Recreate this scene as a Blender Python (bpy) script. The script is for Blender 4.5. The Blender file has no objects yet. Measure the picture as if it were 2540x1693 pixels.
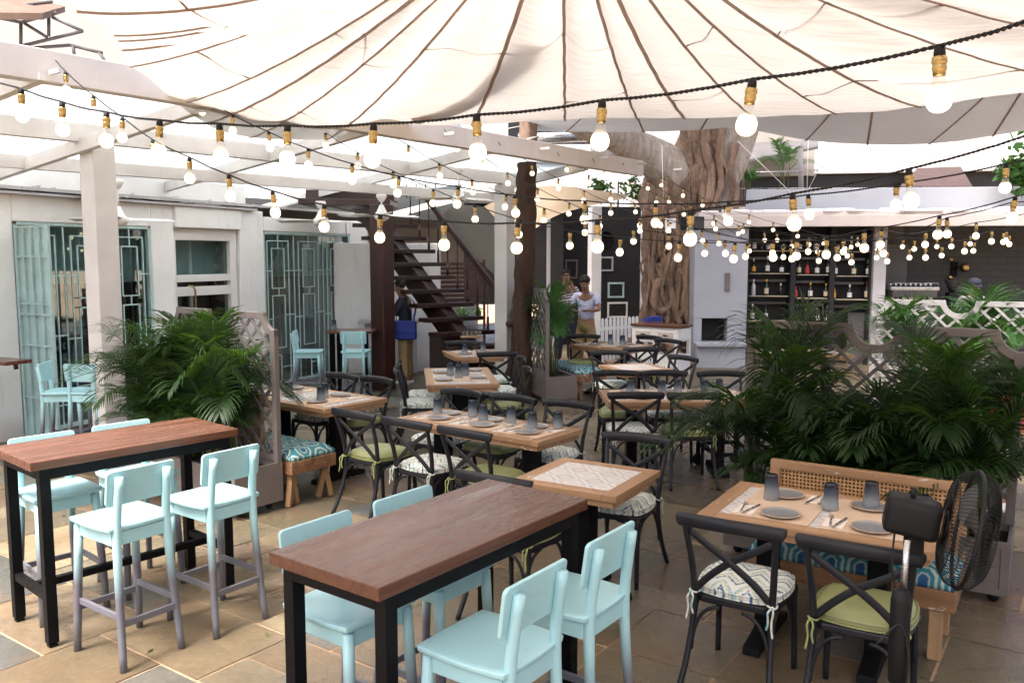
import bpy, bmesh, math, random
from mathutils import Vector, Matrix
import numpy as np
R = random.Random(7)
rad = math.radians
SC = bpy.context.scene
COL = SC.collection
# ------------------------------------------------------------ camera, world, sun, exposure
F_PX, CX, CY, K, CAMZ = 2100.0, 1270.0, 846.5, 2540/2352, 2.1
PITCH = math.atan((CY-636)/F_PX)
cam = bpy.data.cameras.new('camera'); cam_o = bpy.data.objects.new('camera', cam); COL.objects.link(cam_o)
cam.sensor_width = 36; cam.lens = F_PX/2540*36; cam.clip_start = .05; cam.clip_end = 500
cam_o.location = (0, 0, CAMZ); cam_o.rotation_euler = (math.pi/2-PITCH, 0, 0)
SC.camera = cam_o
SUN_EL, SUN_AZ = 64, 222        # azimuth from +Y towards +X: a veiled sun high behind the camera, to its left
w = bpy.data.worlds.new('World'); SC.world = w; w.use_nodes = True
nt = w.node_tree; bg = nt.nodes['Background']
sky = nt.nodes.new('ShaderNodeTexSky'); sky.sky_type = 'NISHITA'; sky.sun_disc = False
sky.sun_elevation = rad(SUN_EL); sky.sun_rotation = rad(SUN_AZ); sky.dust_density = 10; sky.air_density = .8; sky.ozone_density = 1
nt.links.new(sky.outputs[0], bg.inputs[0]); bg.inputs[1].default_value = .15
sun = bpy.data.lights.new('sun', 'SUN'); sun.energy = 1.3; sun.angle = rad(11); sun.color = (1, .975, .94)
sun_o = bpy.data.objects.new('sun', sun); COL.objects.link(sun_o)
sd = Vector((math.sin(rad(SUN_AZ))*math.cos(rad(SUN_EL)), math.cos(rad(SUN_AZ))*math.cos(rad(SUN_EL)), math.sin(rad(SUN_EL))))
sun_o.rotation_euler = sd.to_track_quat('Z', 'Y').to_euler(); sun_o.location = (0, 0, 30)
SC.view_settings.view_transform = 'Standard'; SC.view_settings.look = 'None'
SC.view_settings.exposure = 1.88; SC.view_settings.gamma = 1
SC.render.engine = 'CYCLES'
SC.cycles.use_denoising = True
SC.cycles.max_bounces = 8; SC.cycles.diffuse_bounces = 3; SC.cycles.transmission_bounces = 6; SC.cycles.transparent_max_bounces = 16
SC.cycles.sample_clamp_indirect = 6; SC.cycles.caustics_reflective = False; SC.cycles.caustics_refractive = False

# ------------------------------------------------------------ measuring: a sight line of the photo met with a height or a distance
def ray(x, y):
    dx = (x*K-CX)/F_PX; dz = -(y*K-CY)/F_PX; c, s = math.cos(PITCH), math.sin(PITCH)
    return Vector((dx, c+dz*s, -s+dz*c))
def at(x, y, z=0.):
    r = ray(x, y); return Vector((0, 0, CAMZ)) + r*((z-CAMZ)/r.z)
def aY(x, y, Y):
    r = ray(x, y); return Vector((0, 0, CAMZ)) + r*(Y/r.y)
def on_plane(x, y, p, n):
    r = ray(x, y); o = Vector((0, 0, CAMZ)); p = Vector(p); n = Vector(n)
    return o + r*((p-o).dot(n)/r.dot(n))
def px(P):
    X, Y, Z = P[0], P[1], P[2]-CAMZ; c, s = math.cos(PITCH), math.sin(PITCH)
    d = Y*c-Z*s; return ((CX+F_PX*X/d)/K, (CY-F_PX*(Y*s+Z*c)/d)/K)

# ------------------------------------------------------------ materials
def hexc(h):
    v = [int(h[i:i+2], 16)/255 for i in (0, 2, 4)]
    return tuple((c/12.92 if c <= .04045 else ((c+.055)/1.055)**2.4) for c in v)
class NT:
    def __init__(s, name):
        s.m = bpy.data.materials.new(name); s.m.use_nodes = True; s.t = s.m.node_tree
        s.b = s.t.nodes['Principled BSDF']; s.out = s.t.nodes['Material Output']
    def n(s, typ, **kw):
        o = s.t.nodes.new('ShaderNode'+typ)
        for k, v in kw.items():
            if k.startswith('i_'): o.inputs[int(k[2:]) if k[2:].isdigit() else k[2:]].default_value = v
            else: setattr(o, k, v)
        return o
    def l(s, a, b): s.t.links.new(a, b)
    def coord(s, scale=(1, 1, 1), kind='Object'):
        c = s.n('TexCoord'); m = s.n('Mapping'); m.inputs['Scale'].default_value = scale
        s.l(c.outputs[kind], m.inputs[0]); return m.outputs[0]
    def noise(s, vec, scale, detail=4, rough=.55):
        o = s.n('TexNoise'); o.inputs['Scale'].default_value = scale; o.inputs['Detail'].default_value = detail
        o.inputs['Roughness'].default_value = rough; s.l(vec, o.inputs['Vector']); return o.outputs['Fac']
    def ramp(s, fac, stops, interp='LINEAR'):
        o = s.n('ValToRGB'); o.color_ramp.interpolation = interp; e = o.color_ramp.elements
        while len(e) < len(stops): e.new(.5)
        for k, (p, c) in enumerate(stops): e[k].position = p; e[k].color = (*c, 1) if len(c) == 3 else c
        s.l(fac, o.inputs[0]); return o.outputs[0]
    def mix(s, f, a, b, typ='MIX'):
        o = s.n('MixRGB', blend_type=typ)
        for k, v in ((0, f), (1, a), (2, b)):
            if hasattr(v, 'links') or hasattr(v, 'is_linked'): s.l(v, o.inputs[k])
            elif k == 0: o.inputs[0].default_value = v
            else: o.inputs[k].default_value = (*v, 1)
        return o.outputs[0]
    def math(s, op, a, b=None, c=None):
        o = s.n('Math', operation=op)
        for k, v in enumerate((a, b, c)):
            if v is None: continue
            if isinstance(v, (int, float)): o.inputs[k].default_value = v
            else: s.l(v, o.inputs[k])
        return o.outputs[0]
    def bump(s, h, st=.3, d=.01):
        o = s.n('Bump'); o.inputs['Strength'].default_value = st; o.inputs['Distance'].default_value = d
        s.l(h, o.inputs['Height']); s.l(o.outputs[0], s.b.inputs['Normal'])
    def sep(s, vec):
        o = s.n('SeparateXYZ'); s.l(vec, o.inputs[0]); return o.outputs
    def set(s, **kw):
        for k, v in kw.items():
            i = s.b.inputs[k.replace('_', ' ')]
            if isinstance(v, tuple): i.default_value = (*v, 1) if len(v) == 3 else v
            elif isinstance(v, (int, float)): i.default_value = v
            else: s.l(v, i)
        return s
def dim(c, f): return tuple(x*f for x in c)
def pm(name, col, rough=.5, metal=0, var=.12, vs=5, bump=0, bs=40, coat=0, spec=.5):
    t = NT(name); v = t.coord()
    if var:
        f = t.noise(v, vs); r = t.ramp(f, [(.3, dim(col, 1-var)), (.7, dim(col, 1+var))]); t.set(Base_Color=r)
        g = t.noise(v, vs*3); t.set(Roughness=t.ramp(g, [(.3, (max(rough-.08, .03),)*3), (.7, (min(rough+.08, 1),)*3)]))
    else: t.set(Base_Color=col, Roughness=rough)
    t.set(Metallic=metal, Coat_Weight=coat, Specular_IOR_Level=spec)
    if bump: t.bump(t.noise(v, bs, 6), bump, .01)
    return t.m
def wood(name, dark, light, axis=0, chips=0, rough=.45, sc=1, fine=14, bmp=.18):
    t = NT(name); s = [fine*sc]*3; s[axis] = .9*sc; v = t.coord(tuple(s))
    f = t.noise(v, 1.6, 6, .65); c = t.ramp(f, [(.28, dark), (.72, light)])
    s2 = [5.5*sc]*3; s2[axis] = .35*sc
    pl = t.noise(t.coord(tuple(s2)), 1.0, 2); c = t.mix(.5, c, t.ramp(pl, [(.35, dark), (.65, light)]))
    if chips:
        s3 = [26]*3; s3[axis] = 8
        ch = t.noise(t.coord(tuple(s3)), 1.0, 5, .7); m = t.ramp(ch, [(.66-.02*chips, (0, 0, 0)), (.69-.02*chips, (1, 1, 1))])
        c = t.mix(m, c, (.62, .55, .46))
    t.set(Base_Color=c, Roughness=t.ramp(f, [(.3, (rough-.1,)*3), (.7, (rough+.12,)*3)])); t.bump(f, bmp, .004)
    return t.m
M = {}
M['black'] = pm('black_metal', (.005, .005, .006), .5, 0, .2, 8, spec=.12)
M['mint'] = None
def stool_paint():
    t = NT('mint_grey_paint'); v = t.coord(); z = t.sep(v)[2]
    f = t.math('ADD', z, t.math('MULTIPLY', t.math('SUBTRACT', t.noise(v, 9), .5), .05))
    c = t.ramp(f, [(.37, (.125, .118, .145)), (.60, (.38, .65, .70))])
    c = t.mix(t.ramp(t.noise(v, 3.5), [(.35, (0, 0, 0)), (.7, (.12, .12, .12))]), c, (.3, .5, .54))
    sc = t.noise(t.coord((9, 9, 60)), 2.5, 5, .7)
    c = t.mix(t.ramp(sc, [(.66, (0, 0, 0)), (.70, (.55, .55, .55))]), c, (.22, .3, .3))
    t.set(Base_Color=c, Roughness=.36, Coat_Weight=.25, Coat_Roughness=.3); t.bump(t.noise(t.coord((14, 14, 70)), 2, 4), .16, .003); return t.m
M['mint'] = stool_paint()
M['chair'] = pm('charcoal_paint', (.014, .015, .019), .42, 0, .25, 7, .1, 60, spec=.3)
M['bar_top'] = wood('dark_hardwood', (.066, .023, .012), (.142, .056, .032), 0, 0, .26, 1, 16, .02)
M['bar_top'].node_tree.nodes['Principled BSDF'].inputs['Coat Weight'].default_value = .12; M['bar_top'].node_tree.nodes['Principled BSDF'].inputs['Specular IOR Level'].default_value = .38; M['bar_top'].node_tree.nodes['Principled BSDF'].inputs['Coat Roughness'].default_value = .32
M['teak'] = wood('worn_teak', (.225, .118, .058), (.45, .275, .150), 0, 1.5, .5)
M['teak_y'] = wood('worn_teak_cross', (.225, .118, .058), (.45, .275, .150), 1, 1.5, .5)
M['old_wood'] = wood('distressed_wood', (.09, .042, .02), (.30, .155, .075), 0, 2.2, .6)
M['old_wood_z'] = wood('distressed_wood_leg', (.2, .11, .05), (.46, .29, .15), 2, 1.4, .6)
M['stair'] = wood('dark_stair_wood', (.013, .005, .0035), (.040, .013, .009), 0, 0, .4)
M['stair_z'] = wood('dark_stair_wood_post', (.017, .005, .0035), (.055, .015, .010), 2, 0, .42)
M['planter'] = pm('grey_brown_paint', (.155, .135, .128), .5, 0, .14, 4, .08, 50)
M['planter_l'] = pm('light_grey_paint', (.40, .40, .41), .5, 0, .1, 4, .08, 50)
def plaster():
    t = NT('white_plaster'); v = t.coord(); c = t.ramp(t.noise(v, 2.5, 6), [(.3, (.79, .79, .785)), (.7, (.86, .86, .86))])
    st = t.noise(t.coord((3.5, 3.5, .45)), 2, 7, .75); c = t.mix(t.ramp(st, [(.56, (0, 0, 0)), (.74, (.5, .5, .5))]), c, (.52, .50, .47))
    low = t.sep(v)[2]; c = t.mix(t.ramp(t.math('ADD', low, t.math('MULTIPLY', t.noise(v, 4, 5), .5)), [(.28, (.6, .6, .6)), (.6, (0, 0, 0))]), c, (.42, .38, .33))
    t.set(Base_Color=c, Roughness=.78); t.bump(t.math('ADD', t.noise(v, 26, 6), t.noise(v, 5, 4)), .4, .012); return t.m
M['white'] = plaster()
M['white_paint'] = pm('white_timber_paint', (.74, .73, .72), .55, 0, .05, 3, .12, 30)
def beam_paint():
    t = NT('weathered_white_beam_paint'); v = t.coord(); c = t.ramp(t.noise(v, 2.2, 6), [(.3, (.54, .515, .50)), (.7, (.66, .635, .615))])
    st = t.noise(t.coord((5, 5, .6)), 3, 6, .7); c = t.mix(t.ramp(st, [(.58, (0, 0, 0)), (.72, (.5, .5, .5))]), c, (.5, .42, .36))
    t.set(Base_Color=c, Roughness=.6); t.bump(t.noise(t.coord((3, 3, 20)), 4), .15, .006); return t.m
M['beam'] = beam_paint()
M['grille'] = pm('teal_metal_paint', (.43, .60, .60), .45, 0, .1, 5)
M['grille_dark'] = pm('teal_metal_paint_old', (.38, .53, .53), .5, 0, .14, 5)
M['charcoal'] = pm('charcoal_wall_paint', (.010, .0095, .012), .7, 0, .15, 2, .1, 30)
M['bar_grey'] = pm('grey_wall_paint', (.42, .41, .43), .6, 0, .06, 2, .08, 30)
M['oven_grey'] = pm('pale_blue_grey_paint', (.33, .35, .40), .55, 0, .05, 2, .06, 30)
M['parapet'] = pm('pale_blue_render', (.46, .49, .54), .7, 0, .05, 2)
M['shelf_edge'] = pm('pale_shelf_edge', (.50, .43, .30), .5, 0, .06, 5)
M['dark_grey'] = pm('dark_grey_paint', (.095, .09, .092), .6, 0, .15, 2)
M['cream'] = pm('cream_paint', (.52, .465, .44), .6, 0, .06, 3)
M['soil'] = pm('potting_soil', (.02, .014, .01), .95, 0, .3, 30, .6, 60)
M['steel'] = pm('brushed_steel', (.55, .55, .56), .28, 1, .08, 8)
M['brass'] = pm('brass', (.46, .33, .135), .3, 1, .15, 30)
M['rubber'] = pm('black_rubber', (.006, .006, .007), .55, 0, .1, 10, spec=.3)
M['cord'] = pm('black_cord', (.006, .006, .008), .6, 0, 0)
M['kraft'] = pm('kraft_paper', (.60, .45, .32), .75, 0, .05, 8, .05, 80)
M['napkin'] = pm('cream_paper_napkin', (.78, .68, .60), .85, 0, .04, 12)
M['skin'] = pm('skin', (.26, .135, .085), .5, 0, .06, 12)
M['hair'] = pm('black_hair', (.009, .008, .008), .5, 0, .3, 40)
M['navy'] = pm('navy_cotton', (.012, .013, .028), .85, 0, .2, 12, .15, 120)
M['khaki'] = pm('khaki_cotton', (.30, .20, .095), .85, 0, .15, 9, .2, 60)
M['blue_bag'] = pm('royal_blue_canvas', (.012, .03, .22), .65, 0, .18, 9, .2, 60)
M['shirt_blue'] = pm('pale_blue_cotton', (.46, .50, .68), .85, 0, .1, 9, .2, 40)
M['red'] = pm('red_cotton', (.30, .03, .025), .8, 0, .15, 9)
M['grey_cloth'] = pm('grey_cotton', (.17, .17, .18), .85, 0, .15, 9)
M['leather'] = pm('olive_green_leatherette', (.245, .265, .115), .42, 0, .1, 6, .08, 90)
M['leather_tie'] = pm('olive_cord', (.26, .29, .11), .7, 0, .1, 20)
M['terracotta'] = pm('rusty_sheet', (.15, .095, .07), .8, 0, .2, 3)
M['far_white'] = pm('white_render', (.74, .75, .77), .8, 0, .06, 1.2)  # plain even white for distant walls, posts and fence
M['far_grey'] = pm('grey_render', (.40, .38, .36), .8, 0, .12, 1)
M['far_dark'] = pm('dark_opening', (.03, .03, .035), .4, 0, .2, 1)
M['maroon'] = pm('maroon_awning_fabric', (.045, .024, .024), .8, 0, .12, 2)
M['stripe'] = None
def striped():
    t = NT('striped_cotton'); v = t.coord(); x = t.sep(v); f = t.math('FRACT', t.math('MULTIPLY', t.math('ADD', x[2], t.math('MULTIPLY', x[0], .2)), 22))
    t.set(Base_Color=t.ramp(f, [(.5, (.62, .56, .58)), (.55, (.10, .06, .08))]), Roughness=.85); return t.m
M['stripe'] = striped()
def plant_mat(name, a, b):
    t = NT(name); i = t.n('ObjectInfo'); c = t.ramp(i.outputs['Random'], [(0, a), (1, b)])
    v = t.coord(); c = t.mix(t.ramp(t.noise(v, 7), [(.35, (0, 0, 0)), (.75, (.45, .45, .45))]), c, dim(b, 1.5)); t.set(Base_Color=c, Roughness=.45, Specular_IOR_Level=.32)
    tr = t.n('BsdfTranslucent'); t.l(t.mix(.7, c, (.10, .22, .02)), tr.inputs[0]); ms = t.n('MixShader'); ms.inputs[0].default_value = .34
    t.l(t.b.outputs[0], ms.inputs[1]); t.l(tr.outputs[0], ms.inputs[2]); t.l(ms.outputs[0], t.out.inputs[0]); return t.m
M['palm'] = plant_mat('palm_leaf', (.008, .019, .0075), (.020, .052, .013))
M['palm_bright'] = plant_mat('bright_leaf', (.025, .075, .02), (.05, .14, .035))
M['stem'] = pm('palm_stem', (.075, .085, .025), .6, 0, .25, 14)
def bark(name, a, b, sc=1, bumpd=.05):
    t = NT(name); v = t.coord((7*sc, 7*sc, 1.1*sc)); f = t.noise(v, 1.2, 8, .65); g = t.noise(t.coord(), 14*sc, 6, .7)
    h = t.math('ADD', f, t.math('MULTIPLY', g, .5)); c = t.ramp(f, [(.3, a), (.68, b)]); c = t.mix(t.ramp(g, [(.45, (0, 0, 0)), (.75, (.55, .55, .55))]), c, dim(b, 1.3))
    t.set(Base_Color=c, Roughness=.85); t.bump(h, .8, bumpd); return t.m
M['bark'] = bark('banyan_bark', (.060, .036, .025), (.33, .225, .165))
M['bark_pale'] = bark('pale_banyan_bark', (.20, .165, .14), (.46, .41, .365), .8)
M['bark_dark'] = bark('dark_bark', (.022, .011, .007), (.075, .036, .023), 2.2, .03)
def chevron():
    t = NT('chevron_ikat_cotton'); v = t.coord(); x, y, z = t.sep(v)
    n = t.math('MULTIPLY', t.math('SUBTRACT', t.noise(t.coord((3, 60, 1)), 2), .5), .05)
    tri = t.math('ABSOLUTE', t.math('SUBTRACT', t.math('FRACT', t.math('MULTIPLY', x, 7.5)), .5))
    f = t.math('FRACT', t.math('ADD', t.math('MULTIPLY', t.math('ADD', y, n), 9.5), t.math('MULTIPLY', tri, 1.5)))
    c = t.ramp(f, [(0, (.70, .70, .64)), (.27, (.70, .70, .64)), (.33, (.02, .19, .30)), (.42, (.008, .035, .15)), (.5, (.68, .7, .64)), (.62, (.68, .7, .64)),
                   (.67, (.34, .40, .12)), (.73, (.66, .68, .62)), (.82, (.04, .33, .42)), (.9, (.70, .70, .64))])
    c = t.mix(t.ramp(t.noise(t.coord((40, 140, 30)), 1, 3), [(.5, (0, 0, 0)), (.62, (.75, .75, .75))]), c, (.72, .72, .66))
    t.set(Base_Color=c, Roughness=.85); t.bump(t.noise(v, 300, 2), .1, .002); return t.m
M['chevron'] = chevron()
def rings():
    t = NT('hexagon_ikat_cotton'); v = t.coord(); x, y, z = t.sep(v); cx = t.math('MULTIPLY', x, 6.5); cy = t.math('MULTIPLY', y, 6.5)
    row = t.math('FLOOR', cy); cx = t.math('ADD', cx, t.math('MULTIPLY', t.math('MODULO', row, 2.), .5))
    fx = t.math('ABSOLUTE', t.math('SUBTRACT', t.math('FRACT', cx), .5)); fy = t.math('ABSOLUTE', t.math('SUBTRACT', t.math('FRACT', cy), .5))
    d = t.math('MAXIMUM', t.math('MAXIMUM', fx, fy), t.math('MULTIPLY', t.math('ADD', fx, fy), .70))
    d = t.math('ADD', d, t.math('MULTIPLY', t.math('SUBTRACT', t.noise(v, 55, 3), .5), .09))
    c = t.ramp(d, [(0, (.012, .085, .20)), (.14, (.012, .085, .20)), (.18, (.40, .46, .40)), (.24, (.02, .16, .22)), (.33, (.02, .18, .22)), (.37, (.42, .48, .42)), (.43, (.42, .46, .38)), (.46, (.02, .18, .24))])
    t.set(Base_Color=c, Roughness=.85); t.bump(t.noise(v, 300, 2), .1, .002); return t.m
M['rings'] = rings()
def tiles():
    t = NT('diamond_cement_tile'); v = t.coord(); x, y, z = t.sep(v); k = 5.0
    fx = t.math('ABSOLUTE', t.math('SUBTRACT', t.math('FRACT', t.math('MULTIPLY', x, k)), .5)); fy = t.math('ABSOLUTE', t.math('SUBTRACT', t.math('FRACT', t.math('MULTIPLY', y, k)), .5))
    d = t.math('ADD', fx, fy)
    A = (.60, .57, .55); B = (.44, .41, .40); Cc = (.68, .655, .63)
    c = t.ramp(d, [(0, A), (.22, A), (.23, B), (.34, B), (.35, Cc), (.5, Cc), (.51, (.5, .47, .45)), (.62, (.5, .47, .45)), (.63, Cc), (.8, A)], 'CONSTANT')
    g = t.math('MAXIMUM', fx, fy); c = t.mix(t.ramp(g, [(.49, (0, 0, 0)), (.495, (.4, .4, .4))]), c, (.35, .33, .31))
    c = t.mix(t.ramp(t.noise(v, 9), [(.3, (0, 0, 0)), (.8, (.3, .3, .3))]), c, (.52, .47, .43))
    t.set(Base_Color=c, Roughness=.32); return t.m
M['tile'] = tiles()
def cane():
    t = NT('woven_cane'); v = t.coord(); x, y, z = t.sep(v)
    fx = t.math('ABSOLUTE', t.math('SUBTRACT', t.math('FRACT', t.math('MULTIPLY', x, 46)), .5)); fz = t.math('ABSOLUTE', t.math('SUBTRACT', t.math('FRACT', t.math('MULTIPLY', z, 46)), .5))
    m = t.math('LESS_THAN', t.math('ADD', fx, fz), .40)
    c = t.ramp(t.noise(t.coord((60, 60, 60)), 1), [(.3, (.36, .18, .07)), (.7, (.56, .33, .15))]); t.set(Base_Color=c, Roughness=.5)
    tr = t.n('BsdfTransparent'); ms = t.n('MixShader'); t.l(m, ms.inputs[0]); t.l(t.b.outputs[0], ms.inputs[1]); t.l(tr.outputs[0], ms.inputs[2]); t.l(ms.outputs[0], t.out.inputs[0]); return t.m
M['cane'] = cane()
def tumbler():
    t = NT('smoked_glass'); v = t.coord(); z = t.sep(v)[2]
    c = t.ramp(z, [(.0, (.66, .68, .70)), (.03, (.52, .56, .60)), (.08, (.10, .14, .19)), (.115, (.012, .018, .035))])
    t.set(Base_Color=c, Roughness=.08, Specular_IOR_Level=.7); t.bump(t.noise(t.coord((55, 55, 22)), 1, 3), .5, .01)
    tr = t.n('BsdfTransparent'); t.l(c, tr.inputs[0]); ms = t.n('MixShader'); al = t.ramp(z, [(.0, (.70,)*3), (.12, (.30,)*3)]); t.l(al, ms.inputs[0])
    t.l(t.b.outputs[0], ms.inputs[1]); t.l(tr.outputs[0], ms.inputs[2]); t.l(ms.outputs[0], t.out.inputs[0]); return t.m
M['glass'] = tumbler()
def plate_m():
    t = NT('grey_glazed_stoneware'); v = t.coord(); x, y, z = t.sep(v); r = t.math('SQRT', t.math('ADD', t.math('MULTIPLY', x, x), t.math('MULTIPLY', y, y)))
    up = t.math('GREATER_THAN', t.sep(t.n('NewGeometry').outputs['Normal'])[2], .3)
    f = t.math('MULTIPLY', t.math('LESS_THAN', r, .086), up); c = t.mix(f, (.52, .40, .30), (.23, .235, .24)); t.set(Base_Color=c, Roughness=.22); return t.m
M['plate'] = plate_m()
def pane(name, tint, gl):
    t = NT(name); tr = t.n('BsdfTransparent'); tr.inputs[0].default_value = (*tint, 1); g = t.n('BsdfGlossy'); g.inputs['Roughness'].default_value = .02
    g.inputs[0].default_value = (.9, .95, .95, 1); ms = t.n('MixShader'); lw = t.n('LayerWeight'); lw.inputs[0].default_value = .5; t.l(t.math('MULTIPLY_ADD', t.math('POWER', lw.outputs['Facing'], 3.), .6, gl), ms.inputs[0])
    t.l(tr.outputs[0], ms.inputs[1]); t.l(g.outputs[0], ms.inputs[2]); t.l(ms.outputs[0], t.out.inputs[0]); return t.m
M['pane'] = pane('window_glass', (.66, .78, .78), .14)
M['clear'] = pane('clear_bulb_glass', (.95, .93, .9), .06)
def emit(name, col, st):
    t = NT(name); t.set(Base_Color=(.9, .88, .84), Emission_Color=col, Emission_Strength=st, Roughness=.3); return t.m
M['lamp'] = emit('lit_bulb', (1, .76, .46), .95)
def canvas(name, base, trans, w, specks=True):
    t = NT(name); v = t.coord(); c = t.ramp(t.noise(v, .9, 5), [(.3, dim(base, .9)), (.7, base)])
    tc = t.ramp(t.noise(v, .8, 5), [(.3, dim(trans, .82)), (.7, trans)])
    if specks:
        n1 = t.noise(v, 9, 3); sp = t.ramp(n1, [(.70, (0, 0, 0)), (.76, (.7, .7, .7))])
        pt = t.ramp(t.noise(v, .55, 2), [(.5, (0, 0, 0)), (.62, (1, 1, 1))]); sp = t.mix(1, sp, pt, 'MULTIPLY'); tc = t.mix(sp, tc, (.22, .17, .13)); c = t.mix(sp, c, (.35, .3, .25))
    d = t.n('BsdfDiffuse'); t.l(c, d.inputs[0]); tr = t.n('BsdfTranslucent'); t.l(tc, tr.inputs[0]); ms = t.n('MixShader'); ms.inputs[0].default_value = w
    t.l(d.outputs[0], ms.inputs[1]); t.l(tr.outputs[0], ms.inputs[2]); t.l(ms.outputs[0], t.out.inputs[0])
    bp = t.n('Bump'); bp.inputs['Strength'].default_value = .42; bp.inputs['Distance'].default_value = .045; t.l(t.noise(t.coord((1.2, 9, 3)), 1.4, 3), bp.inputs['Height'])
    t.l(bp.outputs[0], d.inputs['Normal']); t.l(bp.outputs[0], tr.inputs['Normal']); return t.m
M['canvas'] = canvas('cream_parachute_cloth', (.58, .555, .53), (.52, .485, .45), .47)
M['canvas_w'] = canvas('white_sail_cloth', (.58, .565, .56), (.33, .32, .315), .42, False)
M['canvas_b'] = canvas('beige_awning_cloth', (.64, .52, .38), (.8, .62, .40), .55, False)
M['canvas_d'] = canvas('dark_green_awning_cloth', (.05, .05, .045), (.05, .05, .045), .2, False)
M['fold'] = canvas('folded_cloth_layers', (.50, .43, .38), (.36, .29, .25), .4, False)
M['tape'] = canvas('brown_seam_tape', (.50, .42, .375), (.66, .55, .49), .6, False)
M['sheet'] = canvas('frosted_roof_sheet', (.80, .84, .86), (.90, .95, .97), .72, False)
def floor_m():
    t = NT('slate_flagstone'); a = t.n('VertexColor'); a.layer_name = 'slab'; v = t.coord()
    n = t.noise(v, 5, 8, .65); c = t.mix(.75, a.outputs[0], t.ramp(n, [(.25, (.36, .34, .32)), (.5, (.47, .47, .47)), (.75, (.60, .57, .52))]), 'OVERLAY')
    fine = t.noise(v, 24, 8, .8); c = t.mix(.8, c, t.ramp(fine, [(.3, (.32, .32, .32)), (.5, (.5, .5, .5)), (.7, (.66, .64, .60))]), 'OVERLAY')
    bl = t.noise(v, 2.6, 7, .75); c = t.mix(t.ramp(bl, [(.52, (0, 0, 0)), (.68, (.55, .55, .55))]), c, (.085, .075, .058))
    st = t.noise(v, 1.3, 6, .7); c = t.mix(t.ramp(st, [(.5, (0, 0, 0)), (.72, (.5, .5, .5))]), c, (.20, .115, .055))
    wm = t.ramp(t.noise(v, .8, 4), [(.35, (.20,)*3), (.7, (.48,)*3)]); t.set(Base_Color=c, Roughness=wm); t.bump(t.math('ADD', n, t.noise(v, 40, 4)), .2, .012); return t.m
M['slab'] = floor_m()
M['grout'] = pm('sand_grout', (.36, .255, .165), .85, 0, .2, 14, .3, 80)
def brick_dark():
    t = NT('painted_dark_brick'); v = t.coord((1, 1, 1)); x, y, z = t.sep(v); cb = t.n('CombineXYZ'); t.l(x, cb.inputs[0]); t.l(z, cb.inputs[1])
    b = t.n('TexBrick'); t.l(cb.outputs[0], b.inputs[0]); b.inputs['Color1'].default_value = (.028, .028, .031, 1); b.inputs['Color2'].default_value = (.036, .036, .039, 1); b.inputs['Mortar'].default_value = (.017, .017, .019, 1)
    b.inputs['Scale'].default_value = 1; b.inputs['Brick Width'].default_value = .36; b.inputs['Row Height'].default_value = .13; b.inputs['Mortar Size'].default_value = .012
    t.set(Base_Color=b.outputs[0], Roughness=.5); t.bump(b.outputs[1], -.6, .01); return t.m
M['brick'] = brick_dark()

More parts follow.
